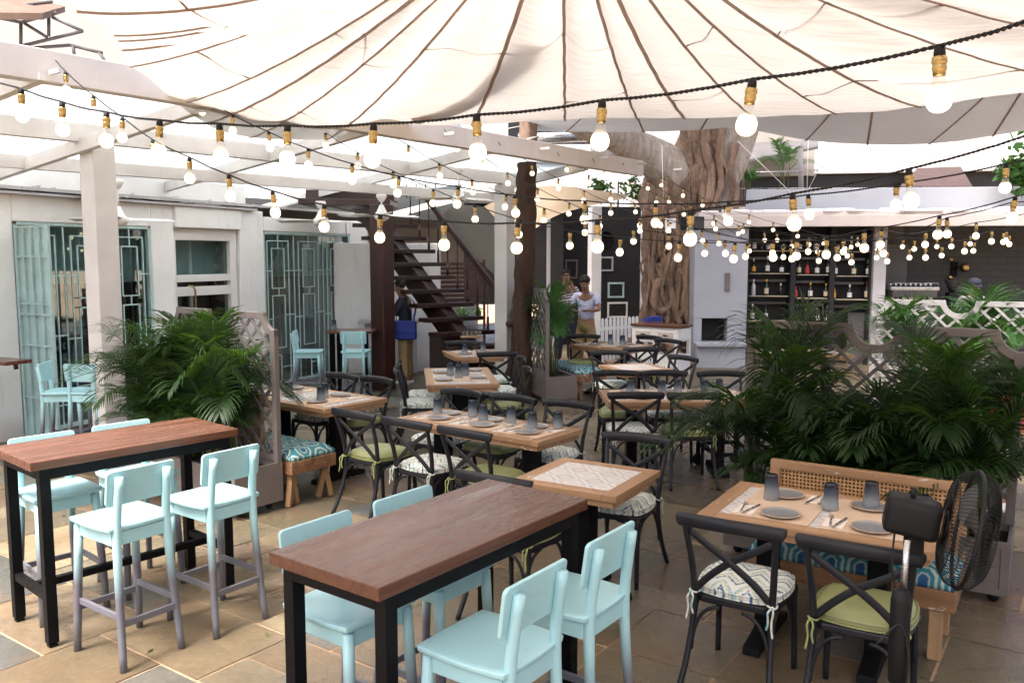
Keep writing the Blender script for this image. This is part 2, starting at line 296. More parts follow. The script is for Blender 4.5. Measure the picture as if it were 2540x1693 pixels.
# ------------------------------------------------------------ mesh building
class MB:
    def __init__(s): s.v = []; s.f = []; s.sm = []
    def add(s, vs, fs, smooth=False):
        o = len(s.v); s.v += [tuple(p) for p in vs]; s.f += [[i+o for i in f] for f in fs]; s.sm += [smooth]*len(fs); return s
    def box(s, c, d, rz=0, mat=None):
        x, y, z = (k/2 for k in d); vs = [Vector((a*x, b*y, e*z)) for e in (-1, 1) for a, b in ((-1, -1), (1, -1), (1, 1), (-1, 1))]
        m = mat if mat else Matrix.Rotation(rz, 3, 'Z')
        return s.add([m @ p + Vector(c) for p in vs], [(3, 2, 1, 0), (4, 5, 6, 7), (0, 1, 5, 4), (1, 2, 6, 5), (2, 3, 7, 6), (3, 0, 4, 7)])
    def bar(s, a, b, w, h, up=(0, 0, 1)):
        a, b = Vector(a), Vector(b); d = (b-a); L = d.length; d = d.normalized(); u = Vector(up); x = d.cross(u)
        if x.length < 1e-4: x = d.cross(Vector((0, 1, 0)))
        x.normalize(); z = x.cross(d); m = Matrix((x, d, z)).transposed()
        return s.box((a+b)/2, (w, L, h), mat=m)
    def tube(s, pts, r, n=8, cap=True, sec=None, up=(0, 0, 1)):
        pts = [Vector(p) for p in pts]; N = len(pts); rs = r if isinstance(r, (list, tuple)) else [r]*N; vs = []; fs = []; px_ = None
        for i, p in enumerate(pts):
            d = (pts[min(i+1, N-1)]-pts[max(i-1, 0)]).normalized()
            if sec:
                x = d.cross(Vector(up)); x = x.normalized() if x.length > 1e-4 else Vector((1, 0, 0))
            elif px_ is None:
                x = d.orthogonal().normalized()
            else:
                x = (px_ - d*px_.dot(d)); x = x.normalized() if x.length > 1e-5 else d.orthogonal().normalized()
            px_ = x; y = d.cross(x)
            ka, kb = sec if sec else (1, 1)
            for k in range(n):
                t = 2*math.pi*k/n; vs.append(p + x*(math.cos(t)*rs[i]*ka) + y*(math.sin(t)*rs[i]*kb))
        for i in range(N-1):
            for k in range(n):
                k2 = (k+1) % n; fs.append((i*n+k, i*n+k2, (i+1)*n+k2, (i+1)*n+k))
        if cap: fs += [tuple(range(n-1, -1, -1)), tuple((N-1)*n+k for k in range(n))]
        return s.add(vs, fs, True)
    def lathe(s, prof, n=16, c=(0, 0, 0), m=None, cap=True):
        vs = []; fs = []; N = len(prof)
        for r, z in prof:
            for k in range(n):
                t = 2*math.pi*k/n; p = Vector((r*math.cos(t), r*math.sin(t), z)); vs.append((m @ p if m else p)+Vector(c))
        for i in range(N-1):
            for k in range(n):
                k2 = (k+1) % n; fs.append((i*n+k, i*n+k2, (i+1)*n+k2, (i+1)*n+k))
        if cap: fs += [tuple(range(n-1, -1, -1)), tuple((N-1)*n+k for k in range(n))]
        return s.add(vs, fs, True)
    def prism(s, poly, z0, z1, m=None):
        n = len(poly); vs = [Vector((x, y, z0)) for x, y in poly]+[Vector((x, y, z1)) for x, y in poly]
        if m: vs = [m @ p for p in vs]
        return s.add(vs, [tuple(range(n-1, -1, -1)), tuple(range(n, 2*n))]+[(i, (i+1) % n, n+(i+1) % n, n+i) for i in range(n)])
    def ball(s, c, r, n=12, k=8, sq=(1, 1, 1), m=None):
        prof = [(math.sin(math.pi*i/k), -math.cos(math.pi*i/k)) for i in range(1, k)]
        mm = (m if m else Matrix.Identity(3)) @ Matrix.Diagonal(Vector([r*q for q in sq]))
        return s.lathe(prof, n, c, mm)
    def build(s, name, mat, parent=None, bev=0, sub=0, smooth=None, loc=None, seg=2):
        me = bpy.data.meshes.new(name); me.from_pydata(s.v, [], s.f); me.update()
        sm = s.sm if smooth is None else [smooth]*len(s.f)
        me.polygons.foreach_set('use_smooth', sm); me.materials.append(M[mat] if isinstance(mat, str) else mat)
        o = bpy.data.objects.new(name, me); COL.objects.link(o)
        if parent: o.parent = parent
        if loc is not None: o.location = loc
        if bev:
            b = o.modifiers.new('bevel', 'BEVEL'); b.width = bev; b.segments = seg; b.limit_method = 'ANGLE'; b.angle_limit = rad(40)
        if sub:
            b = o.modifiers.new('subd', 'SUBSURF'); b.levels = sub; b.render_levels = sub
        return o
def tag(o, label=None, cat=None, group=None, kind=None):
    for k, v in (('label', label), ('category', cat), ('group', group), ('kind', kind)):
        if v: o[k] = v
    return o
def thing(name, label, cat, loc=(0, 0, 0), rz=0, group=None):
    o = bpy.data.objects.new(name, None); COL.objects.link(o); o.empty_display_size = .1
    o.location = loc; o.rotation_euler = (0, 0, rz); return tag(o, label, cat, group)
KIDS = {}
def kids(o): return [c for c in COL.objects if c.parent == o]
def snapshot(o): return (o, [snapshot(c) for c in kids(o)])
def paste(sn, parent=None):
    o, ch = sn; c = o.copy(); COL.objects.link(c); c.parent = parent
    for q in ch: paste(q, c)
    return c
def dup(sn, loc, rz, label, group=None):
    c = paste(sn); c.location = loc; c.rotation_euler = (0, 0, rz); return tag(c, label, None, group)
class Proto:
    """first use takes the prototype itself, later uses are copies of it and of each of its parts"""
    def __init__(s, o): s.o = o; s.sn = None
    def put(s, loc, rz, label, group=None):
        if s.sn is None:
            s.sn = snapshot(s.o); c = s.o; c.location = loc; c.rotation_euler = (0, 0, rz); return tag(c, label, None, group)
        return dup(s.sn, loc, rz, label, group)
def rot2(a, x, y): return (x*math.cos(a)-y*math.sin(a), x*math.sin(a)+y*math.cos(a))
def rrect(w, d, r, n=4):
    p = []
    for cx, cy, a0 in ((w/2-r, d/2-r, 0), (-w/2+r, d/2-r, 90), (-w/2+r, -d/2+r, 180), (w/2-r, -d/2+r, 270)):
        for k in range(n+1):
            a = rad(a0+90*k/n); p.append((cx+r*math.cos(a), cy+r*math.sin(a)))
    return p
def bez(p0, p1, p2, n=8):
    p0, p1, p2 = map(Vector, (p0, p1, p2)); return [p0*(1-t)**2+p1*2*t*(1-t)+p2*t*t for t in [i/n for i in range(n+1)]]
def spline(P, n=6):
    P = [Vector(p) for p in P]; Q = [P[0]*2-P[1]]+P+[P[-1]*2-P[-2]]; out = []
    for i in range(1, len(Q)-2):
        for k in range(n):
            t = k/n; a, b, c, d = Q[i-1:i+3]
            out.append(.5*((2*b)+(c-a)*t+(2*a-5*b+4*c-d)*t*t+(3*b-a-3*c+d)*t**3))
    return out+[P[-1]]
# ------------------------------------------------------------ ground
def make_floor():
    b = MB(); cols = []
    U = rad(55); g = .30; n0, n1, m0, m1 = -26, 76, -56, 52
    occ = set(); r = random.Random(3)
    pal = [hexc(h) for h in ('a3937a', '9a8d76', 'ab9c80', '948a72', 'a29074', '8f8570', 'b3a284', '93826a', '85827a', '968c76', 'a08c70')]
    odd = [hexc(h) for h in ('85857f', '86766a', '8b8b88', '7f6a5c', '858078')]
    for i in range(n0, n1):
        for j in range(m0, m1):
            if (i, j) in occ: continue
            w_, h_ = r.choice([(1, 2), (2, 1), (2, 2), (1, 1), (2, 3), (1, 3), (2, 2), (3, 2)])
            while w_ > 1 and any((i+w_-1, j+k) in occ for k in range(h_)): w_ -= 1
            for a in range(w_):
                for k in range(h_): occ.add((i+a, j+k))
            q = .0065; e = lambda: r.uniform(-.006, .006)
            P = [(i*g+q+e(), j*g+q+e()), ((i+w_)*g-q+e(), j*g+q+e()), ((i+w_)*g-q+e(), (j+h_)*g-q+e()), (i*g+q+e(), (j+h_)*g-q+e())]
            P = [rot2(U, *p) for p in P]
            if max(p[1] for p in P) < -3 or min(p[0] for p in P) > 14 or max(p[0] for p in P) < -12: continue
            z = r.uniform(-.002, .0); b.add([(x, y, z) for x, y in P], [(0, 1, 2, 3)])
            c = r.choice(odd) if r.random() < .07 else r.choice(pal); k = r.uniform(.31, .60); cols.append(dim(c, k))
    o = b.build('floor', 'slab'); a = o.data.color_attributes.new('slab', 'FLOAT_COLOR', 'CORNER'); d = []
    for c in cols: d += [*c, 1]*4
    a.data.foreach_set('color', d); o['kind'] = 'structure'
    s = MB(); s.add([(-120, -40, -.006), (120, -40, -.006), (120, 160, -.006), (-120, 160, -.006)], [(0, 1, 2, 3)])
    o = s.build('ground', 'grout'); o['kind'] = 'structure'
make_floor()

# ------------------------------------------------------------ white building on the left with its teal grilles
A0 = Vector((-5.6, 9.8, 0)); A1 = Vector((-3.4, 14.5, 0)); FU = (A1-A0).normalized(); FN = Vector((FU.y, -FU.x, 0)); FA = math.atan2(FU.y, FU.x)
def fs(x, y=600): return (on_plane(x, y, A0, FN)-A0).dot(FU)
def fz(x, y): return on_plane(x, y, A0, FN).z
def fp(s, n, z): return A0+FU*s+FN*n+Vector((0, 0, z))
s35, s350, s402, s552, s607, s806 = fs(37), fs(350), fs(402), fs(552), fs(607), fs(806)
ZT = 2.5
bl = thing('restaurant_building', 'long white plastered building with teal grilles along the left side', 'building', A0, FA)
# in the building's own frame: x along the wall, y into the room, z up
b = MB()
def seg(m, s0, s1, z0, z1, y0=0., y1=.22): m.box(((s0+s1)/2, (y0+y1)/2, (z0+z1)/2), (s1-s0, y1-y0, z1-z0))
seg(b, -9, s35-.02, 0, 2.8); seg(b, s350, s402, 0, 2.8); seg(b, s552, s607, 0, 2.8); seg(b, s806, s806+.55, 0, 2.72)
seg(b, s35-.02, s350, ZT, 2.8); seg(b, s402, s552, ZT+.0, 2.799, -.05, .22); seg(b, s607, s806, ZT, 2.72)
b.build('wall', 'white', bl, .012)
b = MB(); seg(b, s402, s552, 0, .55, .05, .2); b.build('sill_wall', 'white', bl)
b = MB(); seg(b, -9, s552+.3, 2.8, 2.83, -.1, .3)
r = random.Random(5)
for k in range(34):
    x = r.uniform(-2, s552+.2); b.bar((x, -.12+r.uniform(-.06, .06), 2.84+r.uniform(0, .03)), (x+r.uniform(.1, .5), -.1, 2.84+r.uniform(0, .08)), .012, .012)
b.build('eave', 'bar_grey', bl)
b = MB(); seg(b, -9, s552+.5, 2.9, 3.25, .32, .42); b.build('gutter_board', 'white_paint', bl)
b = MB(); b.tube(spline([(s806-.16, -.02, 2.7), (s806-.15, -.03, 2.2), (s806-.10, -.03, 1.75), (s806-.14, -.03, 1.3), (s806-.08, -.03, .9)], 6), .007, 5); b.build('cable', 'rubber', bl)
# door and window leaf between the two grilles
d = MB(); seg(d, s402+.02, s552-.02, 2.33, ZT-.002, .05, .13); seg(d, s402+.02, s402+.07, .55, 2.33, .05, .13); seg(d, s552-.16, s552-.02, .55, 2.33, .05, .13)
seg(d, s402+.07, s552-.16, 1.74, 1.84, .05, .13); seg(d, s402+.07, s552-.16, 1.54, 1.67, .06, .14)
wf = d.build('window', 'white_paint', bl, .006)
p = MB(); seg(p, s402+.07, s552-.16, .55, 2.33, .115, .12); p.build('pane', 'pane', wf)
h = MB(); h.tube([(s402+.32, .03, 1.2), (s402+.32, -.03, 1.3), (s402+.32, -.03, 1.62), (s402+.28, -.03, 1.68), (s402+.22, 0, 1.69)], .014, 8); h.build('handle', 'brass', wf)
# the room behind the glass
q = MB(); D = 3.0
q.box((4, D, 1.5), (26, .1, 3)); q.box((4, .23+(D-.23)/2, 2.9), (26, D-.24, .04)); q.box((4, D/2, -.02), (26, D-.5, .03))
q.build('interior_wall', 'far_grey', bl)
q = MB(); q.box((s35+1.6, .36, 2.13), (5.4, .04, .74)); q.box((s607+1.0, .36, 2.13), (2.4, .04, .74)); q.build('reflection_panel', 'white', bl)  # added pale panels standing in for the canopy's reflection in the glass
q = MB(); q.box((s35+2.0, 2.4, .9), (5, .5, 1.8)); q.box((s607+1, 2.3, .95), (1.8, .4, 1.9))
for k in range(9): q.box((s35+.2+k*.55, 1.6, .95), (.10, .06, 1.9))
q.build('interior_panelling', 'stair_z', bl)
q = MB(); q.box((s35+1.2, 1.2, .72), (1.2, .8, .05)); q.box((s35+1.2, 1.2, .36), (.1, .1, .7)); q.build('interior_table', 'stair', bl)

def grille(name, s0, s1, nb, label, fold=0):
    """teal grille of nb bays, each a stack of stepped rectangles"""
    t = thing(name, label, 'window grille', fp(s0, 0, 0), FA, 'teal geometric grilles of the white building')
    W = (s1-s0)/nb; m = MB(); bw = .016; zt = ZT-.03
    def hb(x0, x1, z): m.box(((x0+x1)/2, .03, z), (x1-x0, bw, bw))
    def vb(x, z0, z1): m.box((x, .03, (z0+z1)/2), (bw, bw*.9, z1-z0))
    for k in range(nb):
        o = k*W; X = lambda f: o+f*W
        z1, z2, z3, z4, z5 = zt-.12, zt-.24, zt-.60, zt-.88, zt-1.0
        vb(X(.13), .06, z1); vb(X(.8), .06, z1); hb(X(.13), X(.8), z1); vb(X(.47), z2, zt); vb(X(.98), .06, zt)
        vb(X(.27), z4, z2); vb(X(.66), z4, z2); hb(X(.27), X(.66), z2); hb(X(.27), X(.66), z4); vb(X(.47), z5, z4)
        vb(X(.27), .62, z5); vb(X(.66), .62, z5); hb(X(.27), X(.66), z5); hb(X(.27), X(.66), .62)
        hb(X(0), X(.27), z3); hb(X(.66), X(1.0), z3); hb(X(.66), X(1.0), 1.15); hb(X(0), X(.27), 1.1); hb(X(.13), X(.5), .5); vb(X(.5), .06, .5); hb(X(.5), X(1), .3)
    m.build('bars', 'grille', t)
    f = MB(); L = s1-s0
    f.box((.02, .04, zt/2), (.04, .05, zt)); f.box((L-.02, .04, zt/2), (.04, .05, zt)); f.box((L/2, .04, zt+.01), (L-.08, .05, .04)); f.box((L/2, .04, .04), (L-.08, .05, .05))
    f.build('frame', 'grille', t, .003)
    g = MB(); g.box((L/2, .09, zt/2), (L-.06, .006, zt-.04)); g.build('pane', 'pane', t)
    return t
grille('window_grille', s35, s350, 3, 'wide teal grille behind the tall white post at the far left')
grille('window_grille', s607, s806, 3, 'teal grille between the white window and the dark staircase post')
# open leaf folded out beside the first grille
t = thing('grille_leaf', 'open teal grille leaf folded out beside the white pier', 'window grille', fp(s35-.02, .03, 0), FA-rad(93), 'teal geometric grilles of the white building')
m = MB(); Ld = .62; zt = ZT-.03
for x in (.02, .16, .30, .45, Ld-.02): m.box((x, 0, zt/2), (.03 if x in (.02, Ld-.02) else .016, .03, zt-.06))
for z in (.06, .5, 1.1, 1.45, 1.57, 2.1, zt-.04): m.box((Ld/2, 0, z), (Ld, .02, .02))
m.build('bars', 'grille_dark', t); m = MB(); m.box((Ld/2, .022, zt/2), (Ld-.04, .008, zt-.1)); m.build('panel', 'grille_dark', t)
# white pier at the frame's left edge with its wall shelf
pr = thing('wall_pier', 'white pier at the left edge carrying a brown wall shelf', 'wall', at(-42, 1010), FA)
m = MB(); m.box((0, 0, 1.4), (.55, .5, 2.8)); m.build('wall', 'white', pr, .01)
m = MB(); m.box((0, 0, 0), (.55, .3, .04)); m.box((.05, .12, -.06), (.03, .04, .08))
o = m.build('wall_shelf', 'bar_top', None, .004, loc=aY(4, 829, 9.0)); o.rotation_euler = (0, 0, FA-rad(90)); tag(o, 'small brown wooden shelf fixed to the white pier at the left edge', 'shelf')
# wall behind the staircase
wp = aY(808, 800, 15.2); wr = aY(1012, 800, 15.6)
m = MB(); m.bar((wp.x-.3, wp.y, 1.17), (wr.x, wr.y, 1.17), .2, 2.34); o = m.build('garden_wall', 'white', None, .012); tag(o, 'rough white wall behind the dark staircase', 'wall')
m = MB(); m.bar((wp.x+.2, wp.y-.35, .96), (wp.x+1.25, wp.y-.25, .96), .4, .05); m.bar((wp.x+.3, wp.y-.3, .5), (wp.x+1.2, wp.y-.2, .5), .3, .9); o = m.build('service_ledge', 'bar_grey', None, .005); tag(o, 'pale grey ledge against the white wall behind the brown post', 'counter')
# slatted screen and dark shed further back
m = MB(); q0 = aY(1008, 700, 15.9); q1 = aY(1112, 700, 16.3)
for k in range(9): m.bar((q0.x, q0.y, 1.28+k*.085), (q1.x, q1.y, 1.28+k*.085), .02, .062)
m.bar((q0.x, q0.y+.05, 1.0), (q0.x, q0.y+.05, 2.05), .05, .05); m.bar((q1.x, q1.y+.05, 0), (q1.x, q1.y+.05, 2.05), .05, .05)
o = m.build('slatted_screen', 'stair', None); tag(o, 'dark horizontal slat screen behind the stair balusters', 'screen')
sh = thing('dark_shed', 'low dark shed behind the stairs and the thin tree trunk', 'shed', aY(1145, 700, 19.5), 0)
m = MB(); m.box((.35, .8, 1.15), (2.3, 1.2, 2.3)); m.build('wall', 'charcoal', sh); m = MB(); m.box((.35, .7, 2.36), (2.5, 1.6, .1)); m.build('roof', 'dark_grey', sh)

# ------------------------------------------------------------ pergola
pg = thing('pergola', 'white timber pergola with a frosted roof along the white building', 'pergola', (0, 0, 0))
f0 = at(-260, 130, 3.3); f1 = at(1478, 404, 3.3)
fd = (f1-f0).normalized(); fn2 = Vector((-fd.y, fd.x, 0))
m = MB(); m.bar(f0+fn2*.06+Vector((0, 0, .11)), f1+fn2*.06+Vector((0, 0, .11)), .12, .22); m.build('fascia_beam', 'beam', pg, .006)
def beamline(x0, y0, x1, y1, z, e0, e1):
    a, c = at(x0, y0, z), at(x1, y1, z); d = (c-a).normalized(); return a-d*e0, c+d*e1
b0, b1 = beamline(222, 331, 1090, 417, 3.2, 4, 1.4); m = MB(); m.bar(b0+Vector((0, 0, .09)), b1+Vector((0, 0, .09)), .10, .18); m.build('purlin', 'beam', pg, .006)
c0, c1 = beamline(0, 386, 810, 443, 3.0, 3, 3.6); m = MB(); m.bar(c0+Vector((0, 0, .08)), c1+Vector((0, 0, .08)), .08, .14); m.build('purlin', 'beam', pg, .006)
RAFT = [((105, 186), (-330, 345)), ((480, 255), (0, 398)), ((853, 309), (300, 453)), ((1133, 352), (600, 480)), ((1354, 390), (905, 494))]
for (p0, p1) in RAFT:
    a = at(*p0, 3.3); e = at(*p1, 3.0); a2 = a+Vector((0, 0, .07)); e2 = Vector((e.x, e.y, 2.93))+Vector((0, 0, .07))
    d = e2-a2; m = MB(); m.bar(a2+d*.01, a2+d*1.12, .07, .13); m.build('rafter', 'beam', pg, .005)
for pz, w_ in ((at(222, 331, 3.2), .235), (at(1159, 424, 3.2), .23)):
    m = MB(); m.box((pz.x, pz.y, 1.6), (w_, w_, 3.2), FA-rad(8)); m.build('post', 'beam', pg, .008)
# frosted sheets lie on the rafters
m = MB(); N = 6; vs = []; up = Vector((0, 0, 1))
g0 = f0+fn2*.12+up*.235; g1 = f1+fn2*.12+up*.235
h0 = Vector((c0.x, c0.y, 3.10))+fn2*2.6; h1 = fp(s806+.5, -.9, 3.12)
m.add([g0, g1, h1, h0, g0+up*.012, g1+up*.012, h1+up*.012, h0+up*.012], [(0, 1, 2, 3), (7, 6, 5, 4), (0, 4, 5, 1), (1, 5, 6, 2), (2, 6, 7, 3), (3, 7, 4, 0)])
m.build('roof_sheet', 'sheet', pg)
m = MB()
for xx in (112, 420, 640, 1018, 1238, 1374, 1462, 1545):
    y_ = 175+(402-175)*xx/1470-24; q = on_plane(xx, y_, f0, fn2); q.z = min(q.z, 3.5); m.bar(q-fn2*.02, q-fn2*.16, .02, .03)
m.build('hook', 'beam', pg)

# ------------------------------------------------------------ parachute canopy
PK = aY(1293, -300, 4.6)
def pe(x, y, Y): return aY(x, y, Y)
EDGE = [pe(300, 152, 6.0), pe(520, 305, 8.0), pe(760, 318, 8.9), pe(870, 280, 8.8), pe(1000, 287, 8.9), pe(1130, 284, 8.9), pe(1250, 277, 8.8), pe(1400, 272, 8.7), pe(1550, 271, 8.5), pe(1700, 270, 8.2), pe(1850, 264, 7.9),
        pe(2010, 254, 7.4), pe(2180, 236, 6.8), pe(2352, 214, 6.1), Vector((6.6, 4.7, 3.4)), Vector((6.8, 2.4, 3.4)), Vector((5.4, .6, 3.4)), Vector((3.0, .3, 3.4)), Vector((.8, .1, 3.4)), Vector((-1.6, .2, 3.4)),
        Vector((-3.4, 1.9, 3.3)), pe(95, -14, 3.4)]
EP = spline(EDGE+[EDGE[0]], 8)[:-1]
# resample so that the gores are even in angle round the peak
angs = sorted(((math.atan2(p.y-PK.y, p.x-PK.x), p) for p in EP), key=lambda q: q[0])
def edge_at(a):
    a = (a+math.pi) % (2*math.pi)-math.pi
    for i in range(len(angs)):
        a0, p0 = angs[i]; a1, p1 = angs[(i+1) % len(angs)]
        if i == len(angs)-1: a1 += 2*math.pi
        for aa in (a, a+2*math.pi):
            if a0 <= aa <= a1: return p0.lerp(p1, (aa-a0)/max(a1-a0, 1e-6))
    return angs[0][1]
NG, SUBG, NRAD = 32, 10, 30
wob = [random.Random(100+i).uniform(-.45, .45) for i in range(NG)]
def can_pt(a, t, sag):
    e = edge_at(a); z = PK.z+(e.z-PK.z)*(1-(1-t)**1.7)
    return Vector((PK.x+(e.x-PK.x)*t, PK.y+(e.y-PK.y)*t, z-sag))
m = MB(); vs = []; n = NG*SUBG; rr = random.Random(12); amp = [rr.uniform(.5, 1.5) for _ in range(NG)]
def gang(k):
    g, s = divmod(k, SUBG); a0 = (g+wob[g])*2*math.pi/NG; a1 = (g+1+wob[(g+1) % NG])*2*math.pi/NG; return a0+(a1-a0)*s/SUBG
def sagf(k, t):
    g, s = divmod(k % n, SUBG); f = s/SUBG; wr = math.sin(t*37+g*2.1+f*5)*.006+math.sin(t*61+g)*.004
    return (.055*amp[g]*math.sin(math.pi*f)*math.sin(min(1, t*1.0)*math.pi))+wr*math.sin(math.pi*f)*1.2
for i in range(NRAD+1):
    t = .015+.985*i/NRAD
    for k in range(n): vs.append(can_pt(gang(k), t, sagf(k, t)))
fsx = []
for i in range(NRAD):
    for k in range(n): fsx.append((i*n+k, i*n+(k+1) % n, (i+1)*n+(k+1) % n, (i+1)*n+k))
m.add(vs, fsx, True); can = m.build('parachute_canopy', 'canvas'); tag(can, 'huge cream parachute cloth with brown seams slung over the courtyard', 'canopy')
m = MB()
for g in range(NG):
    a = (g+wob[g])*2*math.pi/NG; P = []
    for i in range(36):
        t = .02+.98*i/35; P.append(can_pt(a+math.sin(i*1.7+g)*.0012, t, .012))
    m.tube(P, .013 if g % 3 else .017, 5, True, (1, .28))
a1_skip = lambda g: False
for ring, ph in ((.42, 0), (.74, 1)):
    for g in range(NG):
        if rr.random() < .3 or a1_skip(g): continue
        a = (g+wob[g])*2*math.pi/NG; a1 = (g+1+wob[(g+1) % NG])*2*math.pi/NG; t0 = ring+(.07 if (g+ph) % 2 else 0); t1 = ring+(0 if (g+ph) % 2 else .07)
        m.tube([can_pt(a, t0, .008), can_pt((a+a1)/2, (t0+t1)/2, .016), can_pt(a1, t1, .008)], .0055, 4)
m.build('seam_tape', 'tape', can)
# a loose fold hanging in the cloth
m = MB(); P = []; Q = []
fold = [(1190, -30, 6.3), (1140, 70, 6.9), (1080, 165, 7.6), (1030, 225, 8.1), (960, 270, 8.6)]
for i, (x, y, Y) in enumerate(fold):
    w_ = (26, 30, 34, 40, 22)[i]; P.append(aY(x-w_, y-3, Y)+Vector((0, 0, .01))); Q.append(aY(x+w_, y+6, Y+.03)+Vector((0, 0, .01)))
P = spline(P, 5); Q = spline(Q, 5); vs = []; nn = 7
for a, c in zip(P, Q):
    for k in range(nn): f = k/(nn-1); vs.append(a.lerp(c, f)-Vector((0, .0, .07*math.sin(math.pi*f))))
m.add(vs, [(i*nn+k, i*nn+k+1, (i+1)*nn+k+1, (i+1)*nn+k) for i in range(len(P)-1) for k in range(nn-1)], True); m.build('loose_fold', 'fold', can)

def sail(name, lab, front, back, mat, sag=.25, seams=0):
    N = 18; m = MB(); F = spline(front, 6); B = spline(back, 6); nn = 10
    def smp(L, f): k = f*(len(L)-1); i = min(int(k), len(L)-2); return L[i].lerp(L[i+1], k-i)
    def pt(f, g): p = smp(F, f).lerp(smp(B, f), g); return p-Vector((0, 0, sag*math.sin(math.pi*f)*math.sin(math.pi*g)))
    m.add([pt(i/N, k/nn) for i in range(N+1) for k in range(nn+1)], [(i*(nn+1)+k, i*(nn+1)+k+1, (i+1)*(nn+1)+k+1, (i+1)*(nn+1)+k) for i in range(N) for k in range(nn)], True)
    o = m.build(name, mat); tag(o, lab, 'canopy')
    if seams:
        m = MB()
        for k in range(seams):
            f = (k+.5)/seams; m.tube([pt(f+.5/seams*(g/8)*(-1)**k, g/8)-Vector((0, 0, .01)) for g in range(9)], .014, 4, True, (1, .3))
        m.build('seam_tape', 'tape', o)
    return o
sail('shade_sail', 'pale grey white sail hanging behind the cream parachute at the right', [pe(1200, 300, 13), pe(1420, 304, 12.7), pe(1580, 300, 12.4), pe(1700, 294, 12.2), pe(1850, 322, 12), pe(2010, 332, 11.8), pe(2170, 328, 11.5), pe(2352, 300, 10.8), pe(2700, 240, 9.6)],
     [Vector((.6, 9.4, 4.3)), Vector((2, 9.3, 4.4)), Vector((3.4, 9.0, 4.4)), Vector((5, 8.2, 4.4)), Vector((6.2, 7.4, 4.3))], 'canvas_w', .1, 9)
sail('awning', 'small beige awning sagging behind the thin tree trunk', [pe(1112, 474, 15.2), pe(1190, 540, 15.2), pe(1290, 490, 15.2), pe(1440, 455, 15.6)], [pe(1180, 440, 16.6), pe(1240, 428, 17), pe(1300, 428, 17.2), pe(1440, 447, 17.4)], 'canvas_b', .05)
sail('awning', 'dark sloping awning behind the stair handrail', [pe(1010, 500, 17), pe(1060, 560, 17), pe(1145, 640, 17)], [pe(1040, 470, 19), pe(1090, 472, 19.2), pe(1145, 480, 19.4)], 'canvas_d', .05)
# ------------------------------------------------------------ staircase
st = thing('staircase', 'open dark wooden staircase with slim balusters in front of the white wall', 'staircase')
def tread_c(k): return Vector((-2.17+.172*k, 14.6-.14*k, 2.62-.217*k))
TA = Vector((.80, .60, 0)); TD = Vector((.6, -.8, 0))
for k in range(12):
    c = tread_c(k); m = MB(); m.bar(c-TA*.55, c+TA*.55, .27, .065); m.build('tread', 'stair', st, .006)
m = MB(); m.bar(tread_c(-3)+Vector((0, 0, -.16)), tread_c(11)+Vector((.02, 0, -.22)), .24, .34); m.build('stringer', 'stair', st, .01)
rail_off = Vector((0, 0, .86))
m = MB(); e0 = tread_c(1)+TA*.50+rail_off; e1 = tread_c(9.2)+TA*.50+rail_off; m.bar(e0, e1, .06, .09); m.build('handrail', 'stair_z', st, .01)
for k in range(0, 11):
    c = tread_c(k)+TA*.50; m = MB(); m.tube([c, c+Vector((0, 0, .24))], .022, 8); m.tube([c+Vector((0, 0, .24)), c+Vector((0, 0, .84))], .011, 8); m.tube([c+Vector((0, 0, .78)), c+Vector((0, 0, .85))], .02, 8); m.build('baluster', 'stair_z', st)
c = tread_c(9.4)+TA*.5; m = MB(); m.box((c.x, c.y, .78), (.13, .13, 1.56), .64); m.build('newel_post', 'stair_z', st, .01)
pt = aY(879, 700, 13.3); m = MB(); m.box((pt.x, pt.y, 1.45), (.27, .27, 2.9), FA-rad(8)); m.build('post', 'stair_z', st, .01)
m = MB(); a = aY(700, 466, 14.0); e = aY(905, 470, 14.0); m.bar(a, e, .9, .10); m.bar(a+Vector((0, .3, .14)), e+Vector((0, .3, .14)), .5, .16); m.build('landing', 'stair', st, .01)
m = MB()
for k in range(7): p = aY(868+k*22, 455, 14.3); m.tube([p, p+Vector((0, 0, .75))], .011, 6)
m.build('landing_baluster', 'stair_z', st)
m = MB(); q = aY(1060, 780, 13.6); m.box((q.x-.15, q.y+.3, .42), (.75, .5, .84)); m.build('base_cabinet', 'stair', st, .008)
g = MB(); g.bar(aY(1058, 773, 13.2), aY(1108, 773, 13.2), .18, .02); o = g.build('tray', 'teak'); tag(o, 'small wooden tray of glasses on the lowest stair treads', 'tray')
for k in range(5):
    g = MB(); p = aY(1064+k*9.5, 771.5, 13.2); g.lathe([(.024, 0), (.028, .075), (.025, .075), (.022, .006)], 10, p); o = g.build('water_glass', 'clear'); tag(o, 'clear water glass in the row on the stair tray', 'glass', 'glasses in a row on the stair tray')

# ------------------------------------------------------------ wall-side bar table by the brown post
def slab_table(lab, a, e, w_, z, legs):
    t = thing('bar_table', lab, 'table', (0, 0, 0)); m = MB(); m.bar(Vector((a.x, a.y, z-.02)), Vector((e.x, e.y, z-.02)), w_, .04); m.build('tabletop', 'bar_top', t, .004)
    for p in legs: m = MB(); m.box((p[0], p[1], (z-.04)/2), (.06, .06, z-.04), FA); m.build('leg', 'black', t)
    return t
wa = aY(755, 757, 13.0); wb = aY(862, 757, 13.0)
slab_table('high brown table joined to the dark stair post', wa, wb, .5, wa.z, [(wa.x+.05, wa.y), (wa.x+.12, wa.y+.2), (wb.x-.15, wb.y)])

